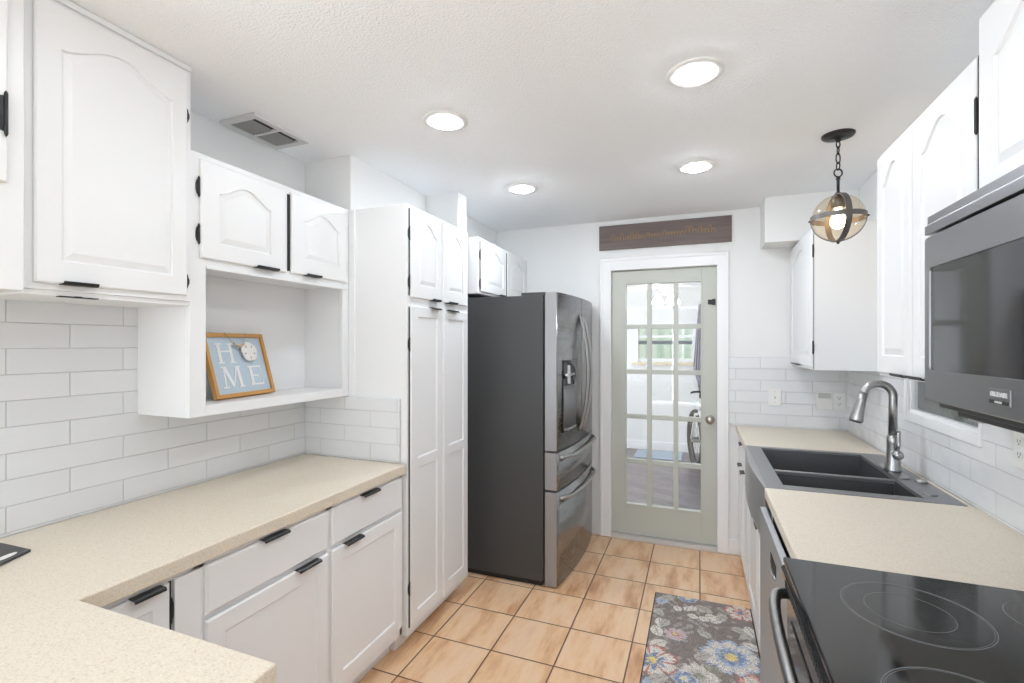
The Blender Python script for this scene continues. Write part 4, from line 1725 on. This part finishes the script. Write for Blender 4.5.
band(0, 0.0, gr + 0.001, 0.022, 'band')
band(math.radians(99), PI / 2, gr + 0.002, 0.024, 'band')
band(math.radians(-12), PI / 2, gr + 0.001, 0.012, 'band', PI, 2 * PI)
mb = MB()
mb.lathe([(0.004, -gr - 0.016), (0.006, -gr - 0.012), (0.008, -gr - 0.002)], (px, py, gz), 'Z', 14)
for a in (-12, 168):
    a = math.radians(a)
    fb = MB()
    fb.sphere((px + (gr + 0.007) * math.cos(a), py + (gr + 0.007) * math.sin(a), gz - 0.004), 0.005, 10, 8)
    obj('rivet', fb, BRONZE, c)
obj('finial', mb, BRONZE, c)
mb = MB()
mb.lathe([(0.012, 0.104), (0.026, 0.098), (0.027, 0.045), (0.022, 0.042)], (px, py, gz), 'Z', 24)
obj('socket', mb, BANDM, c)
mb = MB()
mb.lathe([(0.012, 0.046), (0.014, 0.03), (0.028, 0.0), (0.032, -0.018), (0.026, -0.038), (0.012, -0.049), (0.002, -0.051)], (px, py, gz), 'Z', 24)
obj('bulb', mb, BULB, c)


# ------------------------------------------------------------------ floral rug
def rug():
    X0, X1, Y0, Y1 = -0.242, 0.272, 1.75, 2.976
    step = 0.003
    nx, ny = int((X1 - X0) / step), int((Y1 - Y0) / step)
    xs = X0 + (np.arange(nx) + 0.5) * step
    ys = Y0 + (np.arange(ny) + 0.5) * step
    GX, GY = np.meshgrid(xs, ys)
    rng = np.random.RandomState(4)

    def lin(c):
        c = np.array(c) / 255.0
        return np.where(c < 0.04045, c / 12.92, ((c + 0.055) / 1.055) ** 2.4)
    ground = lin((140, 131, 126))
    img = np.ones((ny, nx, 3)) * ground
    cream, blue, lblue, coral, lcoral, yel, sage, grey = [lin(q) for q in ((216, 209, 200), (128, 144, 172), (172, 184, 202), (188, 124, 114), (208, 166, 154), (226, 204, 140), (150, 146, 134), (180, 174, 166))]
    wob = 0.004 * np.sin(GX * 190 + 3 * np.sin(GY * 130)) + 0.003 * np.sin(GY * 240 + GX * 90)
    jit = rng.rand(ny, nx)

    def paint(mask, col, dens=0.93):
        mk = mask & (jit < dens)
        img[mk] = col

    def flower(cx, cy, r, npet, ph, edge, body, inner, core=yel, deep=0.30):
        dx, dy = GX - cx, GY - cy
        rr = np.hypot(dx, dy) + wob * r / 0.08
        an = np.arctan2(dy, dx)
        pet = np.abs(np.cos(npet * (an - ph) / 2))
        lim = r * (1 - deep + deep * pet ** 0.6)
        paint(rr < lim, edge)
        paint(rr < lim * 0.88, body)
        paint((rr < lim * 0.52) & (pet > 0.75), edge if npet < 7 else inner, 0.85)
        paint((pet < 0.22) & (rr < lim * 0.9), edge, 0.8)
        paint(rr < r * 0.33, inner)
        paint(rr < r * 0.19, core)

    def leaf(cx, cy, L, w, a, col):
        L, w = L * 1.2, w * 1.45
        dx, dy = GX - cx, GY - cy
        u = dx * math.cos(a) + dy * math.sin(a)
        v = -dx * math.sin(a) + dy * math.cos(a)
        q = np.clip(u / L, 0, 1)
        paint((u > 0) & (u < L) & (np.abs(v + wob * 0.5) < w * np.sin(PI * q) ** 0.8), col, 0.95)
        paint((u > 0) & (u < L * 0.9) & (np.abs(v) < 0.002), ground, 0.9)

    def stem(pts, w, col):
        for (xa, ya), (xb, yb) in zip(pts, pts[1:]):
            d = np.array((xb - xa, yb - ya))
            l2 = (d ** 2).sum()
            t_ = np.clip(((GX - xa) * d[0] + (GY - ya) * d[1]) / l2, 0, 1)
            paint(np.hypot(GX - xa - t_ * d[0], GY - ya - t_ * d[1]) < w, col, 0.9)

    for oy in (0.0, -0.72):
        stem([(-0.22, 2.70 + oy), (-0.12, 2.735 + oy), (0.0, 2.715 + oy), (0.08, 2.58 + oy), (0.13, 2.47 + oy)], 0.004, sage)
        stem([(0.0, 2.715 + oy), (0.10, 2.72 + oy), (0.20, 2.75 + oy)], 0.0035, sage)
        stem([(-0.1, 2.735 + oy), (-0.05, 2.80 + oy), (0.02, 2.82 + oy), (0.08, 2.79 + oy)], 0.003, sage)
        for (x, y, a) in ((-0.10, 2.80, 1.9), (-0.065, 2.815, 1.4), (-0.03, 2.83, 1.6), (0.01, 2.835, 1.2), (0.03, 2.80, 0.3), (-0.06, 2.79, -0.4), (0.0, 2.79, -0.6)):
            leaf(x, y + oy, 0.052, 0.016, a, cream)
        for (x, y, a, cl) in ((0.06, 2.745, 0.9, cream), (0.10, 2.78, 1.2, grey), (-0.18, 2.72, 2.2, grey), (-0.20, 2.70, -1.4, cream), (0.06, 2.60, 2.4, grey), (0.19, 2.66, 0.6, grey), (0.20, 2.62, -0.5, cream), (-0.15, 2.70, -2.0, grey), (0.15, 2.74, -0.3, grey)):
            leaf(x, y + oy, 0.075, 0.018, a, cl)
        for (x, y, a, cl) in ((-0.215, 2.84, 1.2, lblue), (-0.21, 2.90, 0.6, grey), (-0.10, 2.93, 0.4, cream), (-0.02, 2.90, -0.5, grey), (0.10, 2.87, 0.5, sage), (-0.22, 2.62, -1.2, cream), (-0.15, 2.50, -2.4, cream), (0.23, 2.78, -1.2, cream)):
            leaf(x, y + oy, 0.085, 0.022, a, cl)
        flower(0.215, 2.905 + oy, 0.085, 5, 0.4, coral, cream, lcoral, blue)
        flower(-0.06, 2.965 + oy, 0.055, 6, 0.2, lblue, blue, cream)
        flower(-0.112, 2.574 + oy, 0.056, 6, 0.9, lblue, lcoral, coral)
        flower(0.142, 2.478 + oy, 0.135, 9, 0.2, lblue, cream, blue, yel, 0.22)
        dx, dy = GX - 0.142, GY - 2.478 - oy
        rr = np.hypot(dx, dy) + wob
        an = np.arctan2(dy, dx)
        paint((rr < 0.078 * (0.8 + 0.2 * np.abs(np.cos(5 * an)))) & (rr > 0.052), lblue, 0.95)
        paint((rr < 0.060 * (0.8 + 0.2 * np.abs(np.cos(4 * an)))), blue, 0.9)
        paint(rr < 0.028, yel)
        flower(-0.205, 2.325 + oy, 0.125, 7, 0.5, coral, cream, blue, yel, 0.28)
        flower(0.0, 2.285 + oy, 0.095, 11, 0.1, grey, cream, grey, sage, 0.18)
        flower(0.235, 2.30 + oy, 0.085, 7, 0.9, coral, lcoral, cream)
        flower(0.16, 2.18 + oy, 0.07, 6, 0.3, lblue, blue, cream)
        leaf(-0.02, 2.41 + oy, 0.08, 0.02, 0.7, grey)
        leaf(0.02, 2.37 + oy, 0.08, 0.02, -0.4, sage)
        leaf(0.19, 2.36 + oy, 0.07, 0.02, -0.9, cream)
    img *= (0.62 + 0.66 * rng.rand(ny, nx))[..., None]
    edge = (GX < X0 + 0.006) | (GX > X1 - 0.006) | (GY > Y1 - 0.006) | (GY < Y0 + 0.006)
    img[edge] = lin((60, 54, 52))
    blot = np.sin(GX * 61 + 2 * np.sin(GY * 37)) * np.sin(GY * 53 + 2 * np.sin(GX * 41))
    pale = (blot > 0.45) & (rng.rand(ny, nx) < 0.55) & ~edge
    img[pale] = img[pale] * 0.5 + lin((205, 198, 190)) * 0.5
    # mesh: fine top with a thin border and underside
    vx = np.linspace(X0, X1, nx + 1)
    vy = np.linspace(Y0, Y1, ny + 1)
    VX, VY = np.meshgrid(vx, vy)
    VZ = 0.0085 + 0.0012 * rng.rand(ny + 1, nx + 1)
    VZ[0, :] = VZ[-1, :] = 0.002
    VZ[:, 0] = VZ[:, -1] = 0.002
    verts = np.stack([VX, VY, VZ], -1).reshape(-1, 3)
    idx = np.arange((ny + 1) * (nx + 1)).reshape(ny + 1, nx + 1)
    q = np.stack([idx[:-1, :-1], idx[:-1, 1:], idx[1:, 1:], idx[1:, :-1]], -1).reshape(-1, 4)
    me = bpy.data.meshes.new('floral_rug')
    me.vertices.add(len(verts))
    off = np.array((0.015, 2.36, 0))
    me.vertices.foreach_set('co', (verts - off).astype(np.float32).ravel())
    me.loops.add(q.size)
    me.loops.foreach_set('vertex_index', q.astype(np.int32).ravel())
    me.polygons.add(len(q))
    me.polygons.foreach_set('loop_start', (np.arange(len(q)) * 4).astype(np.int32))
    me.update(calc_edges=True)
    ca_ = me.color_attributes.new('weave', 'FLOAT_COLOR', 'CORNER')
    cols_ = np.concatenate([img.reshape(-1, 3), np.ones((len(q), 1))], 1)
    ca_.data.foreach_set('color', np.repeat(cols_, 4, axis=0).astype(np.float32).ravel())
    m = mat('woven floral rug', (0.3, 0.3, 0.3), 0.95, 0, 0.1)
    at = N(m, 'ShaderNodeAttribute')
    at.attribute_name = 'weave'
    lk(m, at.outputs['Color'], bsdf(m).inputs['Base Color'])
    me.materials.append(m)
    o = bpy.data.objects.new('floral_rug', me)
    o.location = off
    COL.objects.link(o)
    so = o.modifiers.new('thick', 'SOLIDIFY')
    so.thickness = 0.0015
    so.offset = -1
    tag(o, 'brown woven rug with blue, coral and cream flowers on the tile floor', 'rug')


rug()

# ------------------------------------------------------------------ things in the room beyond
mb = MB()
mb.box(-0.80, -0.20, 6.44, 6.93, 0.0, 0.012)
o = obj('floor_mat', mb, BLUEMAT, None, 0.004, origin=(-0.5, 6.7, 0))
tag(o, 'pale blue mat on the plank floor below the window, seen through the door', 'mat')
# curtain
mb = MB()
bm = mb.bm
n = 28
L0 = []
for i in range(n + 1):
    q = i / n
    L0.append((q, 0.020 * math.sin(q * 26)))
rowsz = [(2.02, 0.25, -0.005), (1.75, 0.55, -0.025), (1.45, 0.8, -0.05), (1.16, 0.9, -0.07), (0.98, 0.55, -0.02), (0.84, 0.42, 0.0)]
R = []
for z, wdt, x0 in rowsz:
    R.append([bm.verts.new((x0 + 0.15 * wdt * q, QY1 - 0.10 + y * 1.0, z)) for q, y in L0])
for A, B in zip(R, R[1:]):
    for i in range(n):
        bm.faces.new([A[i], A[i + 1], B[i + 1], B[i]]).smooth = True
o = obj('curtain', mb, CURT, None, origin=(-0.02, QY1 - 0.1, 0.84))
so = o.modifiers.new('thick', 'SOLIDIFY')
so.thickness = 0.004
tag(o, 'mauve-grey cloth hanging beside the window in the room beyond the door', 'curtain')
mb = MB()
mb.tube([(0.00, QY1, 2.06), (0.00, QY1 - 0.10, 2.06), (0.00, QY1 - 0.115, 2.02), (0.0, QY1 - 0.10, 2.0)], 0.006, 8)
mb.lathe([(0.022, 0), (0.022, -0.006)], (0.0, QY1, 2.06), 'Y', 16)
o = obj('wall_hook', mb, TRIM, None, origin=(0, QY1, 2.06))
tag(o, 'white wall hook holding the mauve-grey cloth beside the far window', 'hook')

# bicycle
dirv = Vector((0.24, -0.97, 0)).normalized()
fc = Vector((-0.03, 6.2, 0.345))
ang_b = math.atan2(dirv.y, dirv.x)
c = thing('bicycle', 'bicycle with a black front tyre standing in the room beyond the door', 'bicycle', (fc.x, fc.y, 0), None, ang_b)


def wheel(x):
    mb = MB()
    pts = [(x + 0.318 * math.cos(2 * PI * i / 48), 0, 0.345 + 0.318 * math.sin(2 * PI * i / 48)) for i in range(48)]
    mb.tube(pts, 0.036, 10, closed=True)
    wv = obj('wheel', mb, TYRE, c, local=True)
    mb = MB()
    pts = [(x + 0.288 * math.cos(2 * PI * i / 48), 0, 0.345 + 0.288 * math.sin(2 * PI * i / 48)) for i in range(48)]
    mb.tube(pts, 0.010, 8, closed=True)
    for i in range(18):
        a = 2 * PI * i / 18
        mb.tube([(x + 0.015 * math.cos(a), 0.02 * (-1) ** i, 0.345 + 0.015 * math.sin(a)), (x + 0.285 * math.cos(a), 0, 0.345 + 0.285 * math.sin(a))], 0.0014, 5)
    mb.lathe([(0.018, -0.03), (0.018, 0.03)], (x, 0, 0.345), 'Y', 14)
    obj('rim', mb, mat('dark alloy rim', (0.12, 0.12, 0.12), 0.4, 0.8), wv, local=True)


wheel(0)
wheel(1.02)
FR = mat('white bicycle paint', (0.7, 0.7, 0.7), 0.35)
mb = MB()
hd, st, bb, rr_ = (0.19, 0, 0.78), (0.66, 0, 0.74), (0.60, 0, 0.30), (1.02, 0, 0.345)
for a, b, r in ((hd, st, 0.016), ((0.17, 0, 0.70), bb, 0.019), (st, bb, 0.016), (bb, (1.0, 0.05, 0.345), 0.010), (bb, (1.0, -0.05, 0.345), 0.010), (st, (1.0, 0.05, 0.345), 0.009), (st, (1.0, -0.05, 0.345), 0.009), ((0.20, 0, 0.86), (0.16, 0, 0.66), 0.020)):
    mb.tube([a, b], r, 10)
obj('frame', mb, FR, c, local=True)
mb = MB()
for sd_ in (-0.055, 0.055):
    mb.tube([(0.0, sd_, 0.345), (0.06, sd_, 0.45), (0.155, sd_ * 0.9, 0.66)], 0.012, 10)
mb.tube([(0.155, -0.055, 0.66), (0.155, 0.055, 0.66)], 0.016, 10)
obj('fork', mb, FR, c, local=True)
mb = MB()
mb.tube([(0.20, 0, 0.85), (0.21, 0, 0.93)], 0.014, 10)
mb.tube([(0.24, -0.11, 0.92), (0.21, -0.08, 0.93), (0.20, 0, 0.93), (0.21, 0.08, 0.93), (0.24, 0.11, 0.92)], 0.012, 10)
obj('handlebar', mb, BLACK, c, local=True)
mb = MB()
mb.sphere((0.70, 0, 0.90), 0.10, 20, 12, (1.3, 0.7, 0.35))
mb.tube([(0.66, 0, 0.72), (0.69, 0, 0.89)], 0.014, 10)
obj('saddle', mb, BLACK, c, local=True)
mb = MB()
mb.lathe([(0.09, -0.004), (0.09, 0.004)], (0.60, 0.045, 0.30), 'Y', 24)
for sg in (1, -1):
    mb.tube([(0.60, 0.06 * sg, 0.30), (0.60 + 0.12 * sg, 0.07 * sg, 0.30 - 0.11 * sg)], 0.009, 8)
    mb.box(0.60 + 0.12 * sg - 0.04, 0.60 + 0.12 * sg + 0.04, 0.07 * sg, 0.16 * sg, 0.29 - 0.11 * sg, 0.31 - 0.11 * sg)
obj('crankset', mb, CHROME, c, local=True)

# ceiling fan
fxc, fyc = -0.33, 5.8
c = thing('ceiling_fan', 'white ceiling fan with lit glass shades in the room beyond the door', 'ceiling fan', (fxc, fyc, CZ), None)
mb = MB()
mb.lathe([(0.06, 0), (0.055, -0.03), (0.018, -0.045), (0.014, -0.05), (0.014, -0.20), (0.03, -0.21), (0.10, -0.235), (0.11, -0.28), (0.09, -0.325), (0.05, -0.345), (0.045, -0.38), (0.01, -0.39)], (fxc, fyc, CZ), 'Z', 28)
obj('motor', mb, TRIM, c)
for i in range(5):
    a = 0.20 + 2 * PI * i / 5
    mb = MB()
    M_ = Matrix.Translation((fxc, fyc, CZ - 0.285)) @ Matrix.Rotation(a, 4, 'Z') @ Matrix.Rotation(0.2, 4, 'X')
    L = [(0.10, -0.02), (0.20, -0.055), (0.56, -0.068), (0.60, -0.04), (0.60, 0.04), (0.56, 0.068), (0.20, 0.055), (0.10, 0.02)]
    lo = [mb.bm.verts.new(M_ @ Vector((x, y, -0.004))) for x, y in L]
    hi = [mb.bm.verts.new(M_ @ Vector((x, y, 0.004))) for x, y in L]
    mb.bm.faces.new(lo[::-1])
    mb.bm.faces.new(hi)
    for k in range(len(L)):
        l = (k + 1) % len(L)
        mb.bm.faces.new([lo[k], lo[l], hi[l], hi[k]])
    obj('blade', mb, TRIM, c)
for i in range(3):
    a = -1.15 + 2 * PI * i / 3
    x, y = fxc + 0.115 * math.cos(a), fyc + 0.115 * math.sin(a)
    mb = MB()
    mb.lathe([(0.022, 0.0), (0.030, -0.012), (0.055, -0.05), (0.066, -0.085), (0.058, -0.098), (0.01, -0.104)], (x, y, CZ - 0.395), 'Z', 22)
    obj('lamp_shade', mb, SEATW, c)
    mb = MB()
    mb.tube([(fxc + 0.03 * math.cos(a), fyc + 0.03 * math.sin(a), CZ - 0.365), (x, y, CZ - 0.375), (x, y, CZ - 0.397)], 0.009, 8)
    obj('lamp_arm', mb, TRIM, c)
